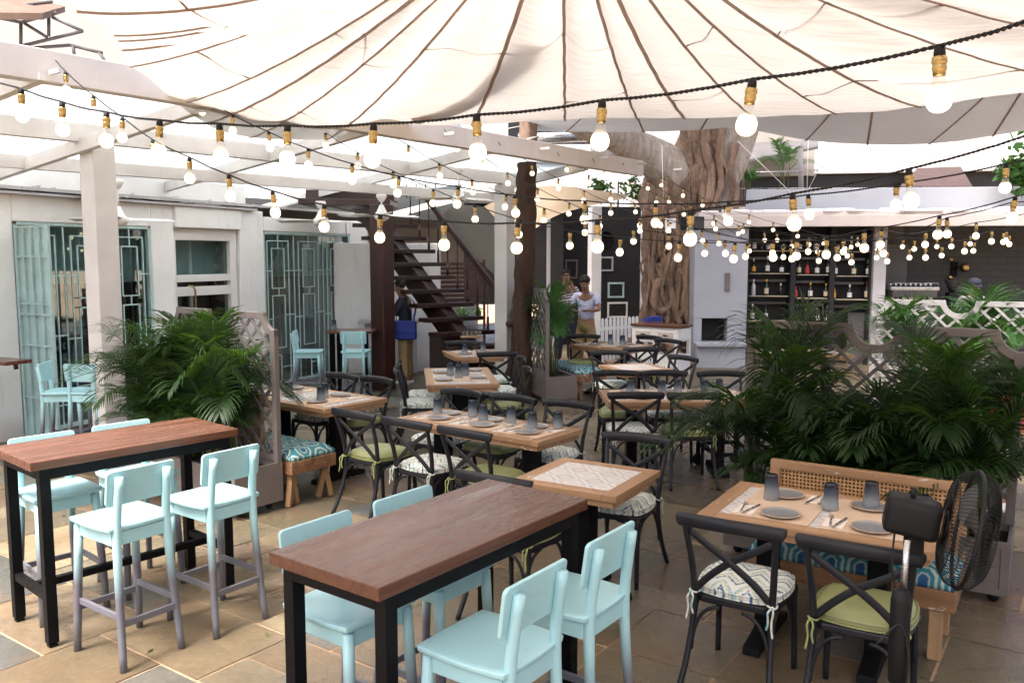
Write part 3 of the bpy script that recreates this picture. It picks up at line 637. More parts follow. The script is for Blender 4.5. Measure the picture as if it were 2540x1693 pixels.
# ------------------------------------------------------------ back wall with frames, fence, white posts
bw = aY(1375, 640, 20.6); ww = MB(); L0 = aY(1268, 640, 20.3); L1 = aY(1478, 640, 20.9)
ww.bar((L0.x, L0.y+.1, 1.65), (L1.x, L1.y+.1, 1.65), .2, 3.3); o = ww.build('black_wall', 'charcoal'); tag(o, 'black painted wall hung with empty picture frames', 'wall')
WD = (L1-L0).normalized(); WN = Vector((WD.y, -WD.x, 0))
def wp_(x, y, n=.0): return on_plane(x, y, L0, WN)+WN*n
def picture(x0, y0, x1, y1, mat, lab, wd=.045):
    a = wp_(x0, y1, .02); c = wp_(x1, y0, .02); t = thing('picture_frame', lab, 'picture frame', ((a.x+c.x)/2, (a.y+c.y)/2, a.z), math.atan2(WD.y, WD.x), 'picture frames on the black wall')
    w_ = (c-a).xy.length; h = c.z-a.z; m = MB()
    m.box((0, 0, wd/2), (w_, .03, wd)); m.box((0, 0, h-wd/2), (w_, .03, wd)); m.box((-w_/2+wd/2, 0, h/2), (wd, .03, h-2*wd)); m.box((w_/2-wd/2, 0, h/2), (wd, .03, h-2*wd)); m.build('frame', mat, t, .005)
    m = MB(); m.box((0, .004, h/2), (w_-2*wd, .008, h-2*wd)); m.build('backing', 'charcoal', t)
picture(1395, 648, 1433, 684, 'grille', 'small square mint frame on the black wall beside the banyan')
picture(1394, 693, 1441, 730, 'white_paint', 'wide white frame lowest on the black wall above the picket fence')
picture(1374, 589, 1408, 623, 'bar_grey', 'cream frame on the black wall right of the white post below the dial')
picture(1297, 596, 1326, 640, 'planter', 'cream frame on the black wall behind the person in striped shirt')
ck = thing('wall_dial', 'round white dial with a dark rim high on the black wall', 'dial', wp_(1388, 551, .05), math.atan2(WD.y, WD.x))
m = MB(); m.lathe([(.0, 0), (.20, 0), (.22, .03), (.20, .05), (.18, .03)], 24, m=Matrix.Rotation(rad(90), 3, 'X')); m.build('rim', 'black', ck); m = MB(); m.lathe([(.0, .028), (.178, .028)], 24, m=Matrix.Rotation(rad(90), 3, 'X'), cap=True); m.build('face', 'white_paint', ck)
for nm, lab, x, Y, w_, top in (('post', 'bright white square post beside the black wall', 1365, 19.2, .24, 3.2), ('post', 'pale post at the left end of the black wall', 1262, 19.8, .2, 3.0)):
    p = aY(x, 640, Y); m = MB(); m.box((p.x, p.y, top/2), (w_, w_, top), .3); o = m.build(nm, 'far_white' if top > 3.1 else 'bar_grey', None, .01); tag(o, lab, 'post', 'white posts by the black wall')
m = MB(); p0 = aY(1476, 640, 20.4); m.box((p0.x, p0.y, 1.6), (.10, .15, 3.2)); o = m.build('wall_edge', 'far_white'); tag(o, 'thin white jamb between the black wall and the banyan', 'post')
pf = thing('picket_fence', 'white picket fence of rounded pales at the banyan foot', 'fence'); a = at(1374, 838); e = aY(1462, 800, 17.0); e.z = 0
for k in range(11):
    p = a.lerp(e, k/10); m = MB(); w_ = .058; m.prism([(-w_/2, 0), (w_/2, 0), (w_/2, .86)]+[(w_/2*math.cos(rad(q)), .86+.05*math.sin(rad(q))) for q in range(20, 180, 20)]+[(-w_/2, .86)], -.01, .01, Matrix.Rotation(rad(90), 3, 'X'))
    o = m.build('pale', 'far_white', pf, loc=p)
m = MB(); m.bar(a+Vector((0, .03, .3)), e+Vector((0, .03, .3)), .03, .06); m.bar(a+Vector((0, .03, .7)), e+Vector((0, .03, .7)), .03, .06); m.build('rail', 'far_white', pf)

# ------------------------------------------------------------ banyan and thin tree
bt = thing('banyan_tree', 'massive banyan trunk with twisted aerial roots behind the white sideboard', 'tree', aY(1538, 700, 17.6)*1)
B0 = aY(1538, 700, 17.6); bt.location = (B0.x, B0.y, 0); SCB = 17.6/2000
def bl_(x, y, dy=0.): p = aY(x, y, 17.6+dy); return Vector((p.x-B0.x, p.y-B0.y, p.z))
m = MB(); rr = random.Random(21)
def trunk_ring(prof, n=40, lob=7, seed=0):
    vs = []; N = len(prof)
    for i, (c, rx, ry) in enumerate(prof):
        for k in range(n):
            a = 2*math.pi*k/n; f = 1+.09*math.sin(lob*a+i*.35+seed)+.06*math.sin((lob*2+1)*a-i*.5)+.035*math.sin(17*a+i*.8+seed)
            vs.append(Vector(c)+Vector((rx*f*math.cos(a), ry*f*math.sin(a), 0)))
    return vs, [(i*n+k, i*n+(k+1) % n, (i+1)*n+(k+1) % n, (i+1)*n+k) for i in range(N-1) for k in range(n)]
prof = []
for x0, x1, y in ((1440, 1625, 835), (1456, 1612, 790), (1468, 1602, 745), (1478, 1596, 690), (1481, 1594, 630), (1480, 1594, 570), (1474, 1600, 520), (1474, 1625, 470), (1480, 1665, 425), (1500, 1680, 390), (1540, 1662, 350), (1562, 1652, 310), (1578, 1646, 260), (1588, 1642, 180), (1596, 1640, 60)):
    c = bl_((x0+x1)/2, y); c.z = max(c.z, -.05); prof.append((c, (x1-x0)/2*SCB, (x1-x0)/2*SCB*.85))
# finer rings
P2 = []
for i in range(len(prof)-1):
    for k in range(4):
        f = k/4; P2.append((prof[i][0].lerp(prof[i+1][0], f), prof[i][1]+(prof[i+1][1]-prof[i][1])*f, prof[i][2]+(prof[i+1][2]-prof[i][2])*f))
P2.append(prof[-1]); m.add(*trunk_ring(P2), True)
# aerial roots clinging to the front
roots = [[(1560, 250), (1575, 330), (1590, 400), (1580, 460), (1572, 540), (1560, 640), (1552, 740)], [(1625, 260), (1618, 330), (1632, 400), (1625, 460), (1600, 520), (1580, 600), (1578, 700), (1590, 760)],
         [(1600, 255), (1598, 320), (1606, 390), (1612, 460), (1602, 500)], [(1660, 290), (1650, 360), (1655, 420), (1640, 470), (1622, 500)], [(1500, 470), (1505, 540), (1498, 620), (1508, 690), (1495, 760), (1462, 790)],
         [(1530, 430), (1528, 520), (1540, 590), (1520, 660), (1535, 720), (1528, 780)], [(1545, 480), (1556, 560), (1540, 640), (1548, 700), (1570, 770)], [(1585, 480), (1570, 560), (1584, 640), (1570, 700), (1592, 750), (1608, 800)],
         [(1488, 560), (1492, 640), (1484, 700), (1470, 760), (1430, 790)], [(1515, 640), (1500, 690), (1520, 715), (1545, 690), (1538, 650)], [(1560, 620), (1590, 660), (1578, 700), (1560, 730)], [(1640, 330), (1665, 380), (1680, 430), (1672, 480)], [(1690, 330), (1676, 390), (1690, 440), (1688, 490)]]
for i, rt in enumerate(roots):
    P = []
    for (x, y) in rt:
        dy = -.62 if y < 500 else -.5-.0007*(y-500); P.append(bl_(x, y, dy*(.75 if abs(x-1545) > 45 and y > 500 else 1)))
    P = spline(P, 6); r0 = rr.uniform(.06, .11) if i < 4 else rr.uniform(.04, .085); P = [p+Vector((rr.gauss(0, .008), rr.gauss(0, .006), 0)) for p in P]
    m.tube(P, [r0*(1.1-.35*k/len(P)) for k in range(len(P))], 10)
for k in range(110):
    x = rr.uniform(1486, 1594); y = rr.uniform(500, 700); L = rr.uniform(50, 170); P = []; xx = x
    for q in range(7): P.append(bl_(xx, min(y+L*q/6, 800), -.50-.0003*max(0, y+L*q/6-600)-(.06 if abs(xx-1540) < 30 else -.07))); xx += rr.uniform(-9, 9)
    m.tube(spline(P, 3), rr.uniform(.012, .035), 6)
m.build('trunk', 'bark', bt)
m = MB()
for rt in ([(1590, 800, 0), (1660, 835, -.4), (1720, 850, -.6)], [(1470, 790, -.5), (1420, 800, -.9), (1375, 815, -1.0)], [(1480, 810, -.6), (1440, 835, -1.2), (1395, 835, -1.3)], [(1500, 800, -.6), (1515, 850, -1.4), (1560, 862, -1.6)], [(1540, 800, -.6), (1570, 850, -1.3), (1640, 860, -1.5)], [(1470, 775, -.4), (1445, 785, -.7), (1400, 812, -.9)]):
    P = [bl_(x, y, d) for x, y, d in rt]
    for p in P: p.z = max(p.z, .05)
    P = spline(P, 8); m.tube([p+Vector((rr.gauss(0, .02), rr.gauss(0, .02), abs(rr.gauss(0, .02)))) for p in P], [.13-.08*k/len(P) for k in range(len(P))], 9)
m.build('surface_root', 'bark', bt)
# the big limb to the left and the fork to the right
P = spline([bl_(1600, 430, -.15), bl_(1530, 380, -.25), bl_(1470, 345, -.5), bl_(1415, 315, -.9), bl_(1340, 285, -1.5), bl_(1250, 240, -2.2), bl_(1120, 120, -3)], 8)
m = MB(); m.tube([p+Vector((rr.gauss(0, .006), 0, rr.gauss(0, .006))) for p in P], [.50-.20*min(1, k/24)-.004*max(0, k-22) for k in range(len(P))], 18); m.build('limb', 'bark_pale', bt)
P = spline([bl_(1620, 470, .05), bl_(1660, 400, -.1), bl_(1685, 340, -.15), bl_(1705, 280, -.2), bl_(1730, 180, -.3), bl_(1780, 40, -.5)], 8)
m = MB(); m.tube(P, [.40-.05*min(1, k/30) for k in range(len(P))], 18); m.build('limb', 'bark_pale', bt)
# hanging root fringe
m = MB(); mq = MB()
for k in range(34):
    x = rr.choice([rr.uniform(1330, 1385), rr.uniform(1330, 1385), rr.uniform(1575, 1600), rr.uniform(1668, 1710)]); y0 = 285 if x < 1400 else 385; L = rr.uniform(20, 80) if x < 1400 else rr.uniform(40, 150); d = -1.3 if x < 1400 else -.75
    P = [bl_(x+rr.uniform(-6, 6)*q/3, y0+L*q/4, d) for q in range(5)]; (m if x < 1400 else mq).tube(P, .006, 4)
m.build('root_fringe', 'bark_pale', bt); mq.build('root_fringe', 'bark', bt)
def leaf_cloud(m, pts, n, size, rr, flat=.5):
    for k in range(n):
        c, r = rr.choice(pts); d = Vector((rr.gauss(0, 1), rr.gauss(0, 1), rr.gauss(0, 1))); d = d.normalized()*r*rr.random()**.4; p = Vector(c)+d
        a = Vector((rr.gauss(0, 1), rr.gauss(0, 1), rr.gauss(0, flat))).normalized(); b_ = a.cross(Vector((rr.gauss(0, 1), rr.gauss(0, 1), rr.gauss(0, 1)))).normalized(); s = size*rr.uniform(.6, 1.3)
        m.add([p-a*s, p+b_*s*.4, p+a*s, p-b_*s*.4], [(0, 1, 2, 3)])
# crown unseen overhead, its leaf clusters placed for the shade they throw
m = MB(); cl = []
for k in range(180):
    a = rr.uniform(0, 6.28); q = rr.uniform(0, 1)**.5; cx_, cy_, cr = (5.8, 15.6, 3.0) if k < 34 else (1.1, 12.9, 2.5) if k < 76 else (.9, 15.4, 2.2) if k < 104 else (-1.0, 7.9, 1.9) if k < 126 else (3.0, 7.7, 2.4) if k < 154 else (-.8, 17.4, 2.2)
    cl.append(((cx_+cr*q*math.cos(a)-B0.x, cy_+cr*q*math.sin(a)-B0.y, 9.8+rr.uniform(-.7, 1.6)), rr.uniform(.6, 1.2)))
leaf_cloud(m, cl, 27000, .17, rr); m.build('shade_crown', 'palm', bt)

tt = thing('slim_tree', 'dark rough slim trunk rising through the pergola roof', 'tree', aY(1196, 700, 12.6)); T0 = aY(1196, 700, 12.6); tt.location = (T0.x, T0.y, 0)
def tl(x, y): p = aY(x, y, 12.6); return Vector((p.x-T0.x, 0, p.z))
m = MB(); prof = []
for x0, x1, y in ((1150, 1226, 920), (1160, 1222, 860), (1172, 1220, 800), (1175, 1220, 740), (1180, 1222, 680), (1182, 1228, 620), (1186, 1230, 560), (1186, 1230, 480), (1186, 1230, 420), (1188, 1232, 370)):
    c = tl((x0+x1)/2, y); c.z = max(0, c.z); prof.append((c, (x1-x0)/2*12.6/2000, (x1-x0)/2*12.6/2000))
P2 = []
for i in range(len(prof)-1):
    for k in range(5): f = k/5; P2.append((prof[i][0].lerp(prof[i+1][0], f)+Vector((rr.gauss(0, .006), 0, 0)), prof[i][1]+(prof[i+1][1]-prof[i][1])*f, prof[i][2]+(prof[i+1][2]-prof[i][2])*f))
P2.append(prof[-1]); m.add(*trunk_ring(P2, 24, 4, 1), True); m.ball(tl(1170, 742)+Vector((0, -.1, 0)), .06, 8, 6); m.build('trunk', 'bark_dark', tt)
prof = [(tl(1210, 372), .14, .14), (tl(1212, 340), .135, .135), (tl(1213, 300), .125, .125), (tl(1214, 250), .12, .12), (tl(1216, 150), .11, .11)]; m = MB(); m.add(*trunk_ring(prof, 24, 5, 2), True); m.build('lit_upper_trunk', 'bark', tt)  # same trunk in lighter bark: daylight above the roof put into the colour
m = MB(); c = tl(1213, 318); m.tube([c+Vector((.15*math.cos(a), .15*math.sin(a), .05*math.cos(a*1)-.03)) for a in [i*2*math.pi/16 for i in range(17)]], .014, 6); m.build('rope', 'white_paint', tt)

# ------------------------------------------------------------ sideboard, oven block, bar
sb0 = at(1450, 856); sb1 = at(1570, 868); sbd = (sb1-sb0).normalized(); sa = math.atan2(sbd.y, sbd.x); SW = .92
sbt = thing('sideboard', 'white slatted sideboard with two drawers and an open shelf', 'sideboard', sb0+sbd*SW/2+Vector((-sbd.y, sbd.x, 0))*.25, sa)
m = MB(); H_ = .86
for x in (-SW/2+.03, 0, SW/2-.03): m.box((x, -.22, H_/2), (.06, .05, H_))
for x in (-SW/2+.03, SW/2-.03): m.box((x, .22, H_/2), (.06, .05, H_))
m.box((0, -.22, H_-.02), (SW-.13, .046, .04)); m.box((0, -.22, .60), (SW-.13, .044, .03)); m.box((0, 0, .36), (SW-.02, .38, .03)); m.box((0, 0, .62), (SW-.02, .38, .02)); m.box((0, 0, .08), (SW-.02, .38, .04)); m.box((-SW/2+.01, 0, .2), (.018, .38, .36)); m.box((SW/2-.01, 0, .2), (.018, .38, .36)); m.box((SW/2-.01, 0, .74), (.018, .38, .2)); m.build('carcass', 'white_paint', sbt, .004)
m = MB(); m.box((0, 0, H_+.018), (SW+.05, .54, .035)); m.build('top', 'bar_top', sbt, .004)
for s in (-1, 1):
    m = MB(); m.box((s*.225, -.235, .72), (.385, .03, .19)); dr = m.build('drawer', 'white_paint', sbt, .006); m = MB(); m.box((s*.225, -.252, .72), (.30, .01, .11)); m.build('panel', 'cream', dr, .003); m = MB(); m.box((s*.225, -.268, .725), (.09, .022, .018)); m.build('handle', 'rubber', dr, .004)
    m = MB(); m.box((s*.225, -.235, .22), (.385, .03, .26)); dr = m.build('door', 'white_paint', sbt, .006); m = MB(); m.box((s*.06, -.262, .26), (.018, .022, .06)); m.build('handle', 'rubber', dr, .004)
m = MB(); c = aY(1497, 742, 15.75)
for k in range(4): m.box((c.x+.02*k, c.y+.01*k, .90+.022*k+.012), (.34-.03*k, .24-.02*k, .02), .2+.12*k)
o = m.build('folded_cloth', 'blue_bag', None, .009); tag(o, 'royal blue folded cloth lying on the white sideboard', 'cloth')

ov = thing('oven_block', 'tall pale grey block with a dark oven mouth beside the bottle shelves', 'oven', aY(1652, 800, 16.2), rad(-4)); O0 = aY(1652, 800, 16.2); ov.location = (O0.x, O0.y, 0)
m = MB(); k_ = 16.2/2000; W1 = 124*k_; m.box((0, .4, 1.78), (W1, .8, 1.72)); m.box((-W1/2+.08, .4, .69), (.16, .8, .46)); m.box((W1/2-.18, .4, .69), (.36, .8, .46)); m.box((0, .75, .69), (W1-.2, .1, .46)); m.box((0, .4, .23), (W1, .8, .46)); m.build('body', 'oven_grey', ov, .01)
m = MB(); m.box((-.02, -.15, .44), (W1*.95, .5, .06)); m.box((-.02, -.12, .2), (W1*.9, .42, .40)); m.build('counter', 'oven_grey', ov, .006)
m = MB(); m.box((.12, -.02, 1.62), (.09, .04, .34)); m.build('switch_box', 'planter', ov, .004); m = MB(); m.box((-.05, .55, .69), (.5, .3, .42)); m.build('oven_mouth', 'charcoal', ov)

BA = rad(-6); BO = aY(1714, 640, 16.6); BO.z = 0; BE = Vector((math.cos(BA), math.sin(BA), 0)); BN = Vector((math.sin(BA), -math.cos(BA), 0))
def bq(x, y, n=0.): return on_plane(x, y, BO, BN)+BN*n
def bs(x): return (on_plane(x, 640, BO, BN)-BO).dot(BE)
shf = thing('bottle_shelves', 'charcoal wall unit of three bays with thin pale bottle shelves', 'shelves', BO, BA)
x0, x1 = bs(1714), bs(2003); m = MB(); m.box(((x0+x1)/2, .42, 1.42), (x1-x0, .06, 2.84)); m.build('back_panel', 'charcoal', shf)
edges = [x0, bs(1822), bs(1912), x1]
m = MB()
for x in edges: m.box((x, .2, 1.42), (.10, .38, 2.84))
m.build('upright', 'charcoal', shf, .004)
ROWS = [(575, 575, 577), (627, 630, 633), (679, 684, 687), (736, 740, 742)]
bays = [(1718, 1818), (1826, 1908), (1917, 2000)]
SHZ = []
for ri, row in enumerate(ROWS):
    zz = []
    for bi, y in enumerate(row):
        xa, xb = bays[bi]; z = bq((xa+xb)/2, y).z; zz.append(z)
        if ri == 3 and bi == 2: continue
        m = MB(); m.box(((bs(xa)+bs(xb))/2, .12, z-.01), (bs(xb)-bs(xa)-.09, .24, .012)); m.build('shelf', 'shelf_edge', shf)
        m = MB(); m.box(((bs(xa)+bs(xb))/2, .28, z-.15), (bs(xb)-bs(xa)-.1, .1, .05)); m.build('ledge', 'dark_grey', shf)
    SHZ.append(zz)
# bottles: (pixel x, label colour, cap, height, glass)
BOT = {(0, 0): [(1733, 'w', 'b', .32, 'dark'), (1750, 'n', 'b', .16, 'dark'), (1766, 'w', 'b', .24, 'dark'), (1800, 'c', 'b', .24, 'dark')], (0, 1): [(1838, 'w', 'b', .25, 'dark'), (1860, 'n', 'b', .25, 'dark'), (1876, 'w', 'b', .28, 'dark')], (0, 2): [(1925, 'c', 'b', .26, 'dark'), (1957, 'n', 'w', .3, 'green'), (1990, 'w', 'b', .26, 'dark')],
       (1, 0): [(1733, 'o', 'w', .28, 'dark'), (1765, 'w', 'w', .33, 'dark'), (1798, 'w', 'b', .24, 'dark')], (1, 1): [(1838, 'c', 'b', .30, 'dark'), (1857, 'r', 'b', .25, 'red'), (1880, 'w', 'b', .27, 'dark'), (1906, 'w', 'w', .33, 'dark')], (1, 2): [(1922, 'w', 'r', .31, 'dark'), (1965, 'c', 'b', .30, 'green'), (1998, 'w', 'w', .30, 'dark')],
       (2, 0): [(1734, 'n', 'w', .32, 'clear'), (1764, 'c', 'o', .32, 'green'), (1797, 'n', 'w', .24, 'dark')], (2, 1): [(1832, 'r', 'r', .22, 'red'), (1866, 'w', 'o', .30, 'dark'), (1902, 'c', 'o', .28, 'dark')], (2, 2): [(1920, 'o', 'o', .30, 'amber'), (1957, 'w', 'w', .28, 'dark'), (1997, 'c', 'r', .34, 'dark')],
       (3, 0): [(1733, 'w', 'w', .32, 'dark'), (1764, 'w', 'b', .30, 'dark')], (3, 1): [(1838, 'c', 'b', .24, 'dark'), (1857, 'n', 'o', .26, 'dark'), (1884, 'w', 'w', .30, 'dark'), (1906, 'w', 'b', .20, 'dark')], (3, 2): []}
for k, c in (('dark', (.010, .010, .010)), ('green', (.02, .04, .02)), ('red', (.25, .02, .02)), ('amber', (.30, .13, .02)), ('clear', (.5, .5, .52))): M['b_'+k] = pm('bottle_glass_'+k, c, .12, 0, .1, 10)
for k, c in (('w', (.72, .71, .68)), ('c', (.60, .52, .36)), ('o', (.70, .36, .04)), ('r', (.4, .03, .03)), ('n', (.03, .03, .03)), ('b', (.015, .015, .015))): M['l_'+k] = pm('bottle_label_'+k, c, .6, 0, .08, 30)
LW = {'w': 'white', 'c': 'cream', 'o': 'orange', 'r': 'red', 'n': 'no'}; CW = {'b': 'black', 'w': 'white', 'o': 'gold', 'r': 'red'}; RW = ['top', 'second', 'third', 'bottom']; BW = ['left', 'middle', 'right']; OW = ['first', 'second', 'third', 'fourth']
for (ri, bi), lst in BOT.items():
    for k, (x, lc, cc, h, gl) in enumerate(lst):
        p = bq(x, 640, -.13); p.z = SHZ[ri][bi]
        sk = f"{gl} bottle with {LW[lc]} label, {OW[k]} on the {RW[ri]} shelf of the {BW[bi]} bay"
        t = thing('bottle', sk, 'bottle', p, 0, 'bottles on the bar shelves'); r0 = .042
        m = MB(); m.lathe([(r0*.9, 0), (r0, .01), (r0, h*.55), (r0*.75, h*.66), (.014, h*.74), (.013, h*.9)], 12); m.build('glass', 'b_'+gl, t)
        if lc != 'n': m = MB(); m.lathe([(r0+.0015, h*.12), (r0+.0015, h*.46)], 12, cap=False); m.build('label', 'l_'+lc, t)
        m = MB(); m.lathe([(.0155, h*.80), (.0155, h)], 10); m.build('cap', 'l_'+cc, t)
# bar shell: pillar, side wall, brick wall, roof beam
m = MB(); m.box(((bs(2016)-0), .15, 1.42), (bs(2032)-bs(2003), .5, 2.84)); o = m.build('bar_pillar', 'bar_grey', None, .008, loc=BO); o.rotation_euler = (0, 0, BA); tag(o, 'plain grey pillar right of the bottle shelves', 'pillar')
m = MB(); m.box((bs(2062), 1.2, 1.42), (.9, .1, 2.84)); m.box((bs(2085), .95, 1.5), (.5, .3, 1.7)); o = m.build('bar_side_wall', 'dark_grey', None, .006, loc=BO); o.rotation_euler = (0, 0, BA); tag(o, 'dark grey recess wall beside the coffee counter', 'wall')
m = MB(); m.box((bs(2095)+2.5, 1.35, 1.42), (6.5, .1, 2.84)); o = m.build('brick_wall', 'brick', None, loc=BO); o.rotation_euler = (0, 0, BA); tag(o, 'black painted brick wall behind the coffee machine', 'wall')
br = thing('bar_roof', 'flat cream fronted roof over the bar and shelves', 'roof', BO, BA); zb = bq(1850, 522, .5).z
m = MB(); xl_ = bs(1594); m.box(((xl_+7.2)/2, -.55, zb+.10), (7.2-xl_, .12, .21)); m.build('fascia', 'cream', br, .008); m = MB(); m.box(((xl_+7.2)/2, .6, zb+.24), (7.2-xl_, 2.2, .06)); m.build('deck', 'cream', br)
m = MB(); r5 = random.Random(8)
for k in range(26): m.box((xl_+.3+k*.30+r5.uniform(-.1, .1), -.4+r5.uniform(-.05, .15), zb+.29), (r5.uniform(.3, .6), r5.uniform(.15, .3), r5.uniform(.03, .11)), r5.uniform(-.3, .3))
m.build('tarpaulin', 'far_white', br, .02)
# coffee counter and machine
m = MB(); m.box((bs(2120)+1, .55, .5), (4.6, .7, 1.0)); o = m.build('coffee_counter', 'dark_grey', None, .008, loc=BO); o.rotation_euler = (0, 0, BA); tag(o, 'dark counter behind the right trellis carrying the coffee machine', 'counter')
em = thing('coffee_machine', 'wide silver coffee machine on the dark counter', 'coffee machine', BO+BE*bs(2120)-BN*.55, BA); em.location.z = 1.0
m = MB(); m.box((0, .05, .06), (.86, .45, .10)); m.box((0, .14, .27), (.80, .28, .34)); m.box((0, .05, .47), (.92, .44, .07)); m.build('body', 'steel', em, .012)
m = MB(); m.box((0, -.10, .37), (.84, .12, .13)); m.build('front_panel', 'dark_grey', em, .01)
for s in (-.25, .25): m = MB(); m.lathe([(.03, .22), (.035, .32)], 12, (s, -.12, 0)); m.bar((s, -.12, .25), (s, -.30, .23), .025, .025); m.build('group_head', 'rubber', em)
m = MB()
for s in (-.3, 0, .3): m.tube([(s-.14, -.14, .53), (s-.14, -.14, .58), (s+.14, -.14, .58), (s+.14, -.14, .53)], .008, 6)
for k in range(9): m.lathe([(.035, .51), (.04, .57)], 10, (-.38+k*.095, .1, 0))
m.build('cup_rail', 'steel', em)
gr = thing('coffee_grinder', 'black coffee grinder with tapered hopper beside the silver machine', 'grinder', BO+BE*bs(2215)-BN*.55, BA); gr.location.z = 1.0
m = MB(); m.box((0, 0, .2), (.18, .22, .4)); m.build('body', 'rubber', gr, .02); m = MB(); m.lathe([(.05, .4), (.14, .62), (.14, .64)], 14); m.build('hopper', 'far_dark', gr)
lp = thing('wall_lamp', 'brass double wall lamp on the black brick wall', 'lamp', BO+BE*(bs(2208)*1.09)-BN*1.25, BA); lp.location.z = 1.84
m = MB(); m.box((0, .02, 0), (.12, .03, .3)); m.tube([(0, 0, 0), (0, -.12, .02), (.1, -.16, .06)], .012, 6); m.build('bracket', 'black', lp, .004)
for c_, r_ in (((.14, -.14, .04), .09), ((-.12, -.1, .2), .045), ((-.12, -.1, -.16), .05)): m = MB(); m.ball(c_, r_, 14, 8, (1, 1, 1.15)); m.build('brass_ball', 'brass', lp)
# parapet and houses behind
m = MB(); a = aY(1714, 480, 18.6); e = aY(2460, 470, 17.6); zt = aY(1850, 436, 18.6).z; zb2 = aY(1850, 493, 18.6).z
m.bar((a.x, a.y, (zt+zb2)/2), (e.x, e.y, (zt+zb2)/2), .15, zt-zb2); o = m.build('parapet', 'parapet', None, .01); tag(o, 'pale balcony parapet dappled with sun above the bar', 'parapet')
hb = thing('upper_house', 'white upper storey with dark openings behind the balcony', 'building', (0, 0, 0))
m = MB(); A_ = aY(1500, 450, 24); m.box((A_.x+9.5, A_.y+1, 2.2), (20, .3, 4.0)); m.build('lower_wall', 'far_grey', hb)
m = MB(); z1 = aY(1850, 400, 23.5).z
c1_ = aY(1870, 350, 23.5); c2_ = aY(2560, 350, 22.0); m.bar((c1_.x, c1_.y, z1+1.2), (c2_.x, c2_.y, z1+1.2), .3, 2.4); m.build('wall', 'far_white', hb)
m = MB(); c0_ = aY(1690, 350, 23.6); m.bar((c0_.x, c0_.y, z1+.8), (c1_.x, c1_.y, z1+.8), .28, 1.7); m.build('shaded_wall', 'far_grey', hb)  # grey colour stands in for the shade on this stretch
m = MB(); q_ = aY(1060, 350, 26); m.bar((q_.x, q_.y, 4.2), (c0_.x+.3, 26.2, 4.2), .3, 5.4); m.build('wall', 'far_white', hb)  # white wall added to blank out the blue sky behind the limb
m = MB(); m.bar((c0_.x, c0_.y+.4, z1-.4), (c2_.x, c2_.y+.4, z1-.4), .2, .9); m.build('opening', 'far_dark', hb)
aw = MB(); P4 = [aY(2070, 432, 21), aY(2110, 390, 22.8), aY(2208, 386, 22.6), aY(2235, 432, 20.6)]; aw.add(P4+[p+Vector((0, .05, .06)) for p in P4], [(0, 1, 2, 3), (7, 6, 5, 4), (0, 4, 5, 1), (1, 5, 6, 2), (2, 6, 7, 3), (3, 7, 4, 0)]); o = aw.build('awning', 'maroon'); tag(o, 'sloping maroon awning on the house above the bar', 'awning')
m = MB(); P4 = [aY(1718, 372, 22), aY(1880, 342, 21.5), aY(1880, 325, 23), aY(1700, 335, 23.5)]; m.add(P4+[p+Vector((0, 0, .06)) for p in P4], [(0, 1, 2, 3), (7, 6, 5, 4), (0, 4, 5, 1), (1, 5, 6, 2), (2, 6, 7, 3), (3, 7, 4, 0)]); o = m.build('awning', 'dark_grey'); tag(o, 'grey fabric awning beside the banyan fork', 'awning')
bp = thing('balcony_rail', 'thin metal balcony rail with a grey upright above the parapet', 'railing'); m = MB(); m.tube([aY(1700, 397, 19.2), aY(1880, 391, 19.2)], .012, 6); m.tube([aY(1700, 433, 19.2), aY(2340, 430, 18.8)], .008, 6); m.build('rail', 'steel', bp); m = MB(); m.tube([aY(1840, 440, 19.3), aY(1838, 330, 19.3)], .06, 8); m.build('upright', 'bar_grey', bp)
def bush(lab, c, pts, n, size, mat='palm_bright', name='leafy_bush'):
    o = thing(name, lab, 'plant', c); m = MB(); leaf_cloud(m, pts, n, size, rr); m.build('foliage', mat, o); m = MB(); m.tube([(0, 0, -.4), (0, 0, .2)], .02, 6); m.build('stem', 'stem', o); return o
bush('pale green broad leaved plant at the far right above the parapet', aY(2318, 380, 17.2), [((.25, 0, 0), .4), ((.5, 0, .4), .5), ((.4, 0, -.3), .35), ((0, 0, -.1), .25)], 260, .15)
bush('small green bush seen through the slatted screen', aY(1062, 720, 16.6), [((-.3, 0, 0), .12), ((0, 0, 0), .13), ((.3, 0, .02), .12)], 420, .035)
bush('green climbing plant on the balcony left of the banyan', aY(1420, 438, 18.6), [((-.4, 0, 0), .3), ((.3, 0, .05), .3)], 300, .08)
hm = thing('left_house', 'grey house wall with steel frame and rusty eave at the top left', 'building', (0, 0, 0))
m = MB(); a = aY(-400, 100, 14); e = aY(330, 100, 15); m.bar((a.x, a.y, 5.3), (e.x, e.y, 5.3), .2, 6.6); m.build('wall', 'far_grey', hm)
m = MB(); P4 = [aY(-160, 44, 10.0), aY(98, 46, 10.6), aY(150, 28, 12.8), aY(-160, -40, 12.5)]; m.add(P4+[p+Vector((0, 0, .08)) for p in P4], [(0, 1, 2, 3), (7, 6, 5, 4), (0, 4, 5, 1), (1, 5, 6, 2), (2, 6, 7, 3), (3, 7, 4, 0)]); m.build('eave', 'terracotta', hm)
m = MB()
for a_, e_ in (((-10, 40), (48, 52)), ((48, 52), (130, 30)), ((48, 52), (48, 105)), ((112, 38), (112, 84)), ((0, 102), (60, 112)), ((60, 112), (162, 104)), ((162, 104), (235, 122)), ((50, 106), (190, 72)), ((56, 54), (108, 86)), ((120, 40), (190, 72)), ((168, 106), (172, 140)), ((228, 120), (246, 150)), ((0, 16), (120, 5))): m.tube([aY(*a_, 11.5), aY(*e_, 11.5)], .022, 6)
m.build('steel_frame', 'dark_grey', hm)
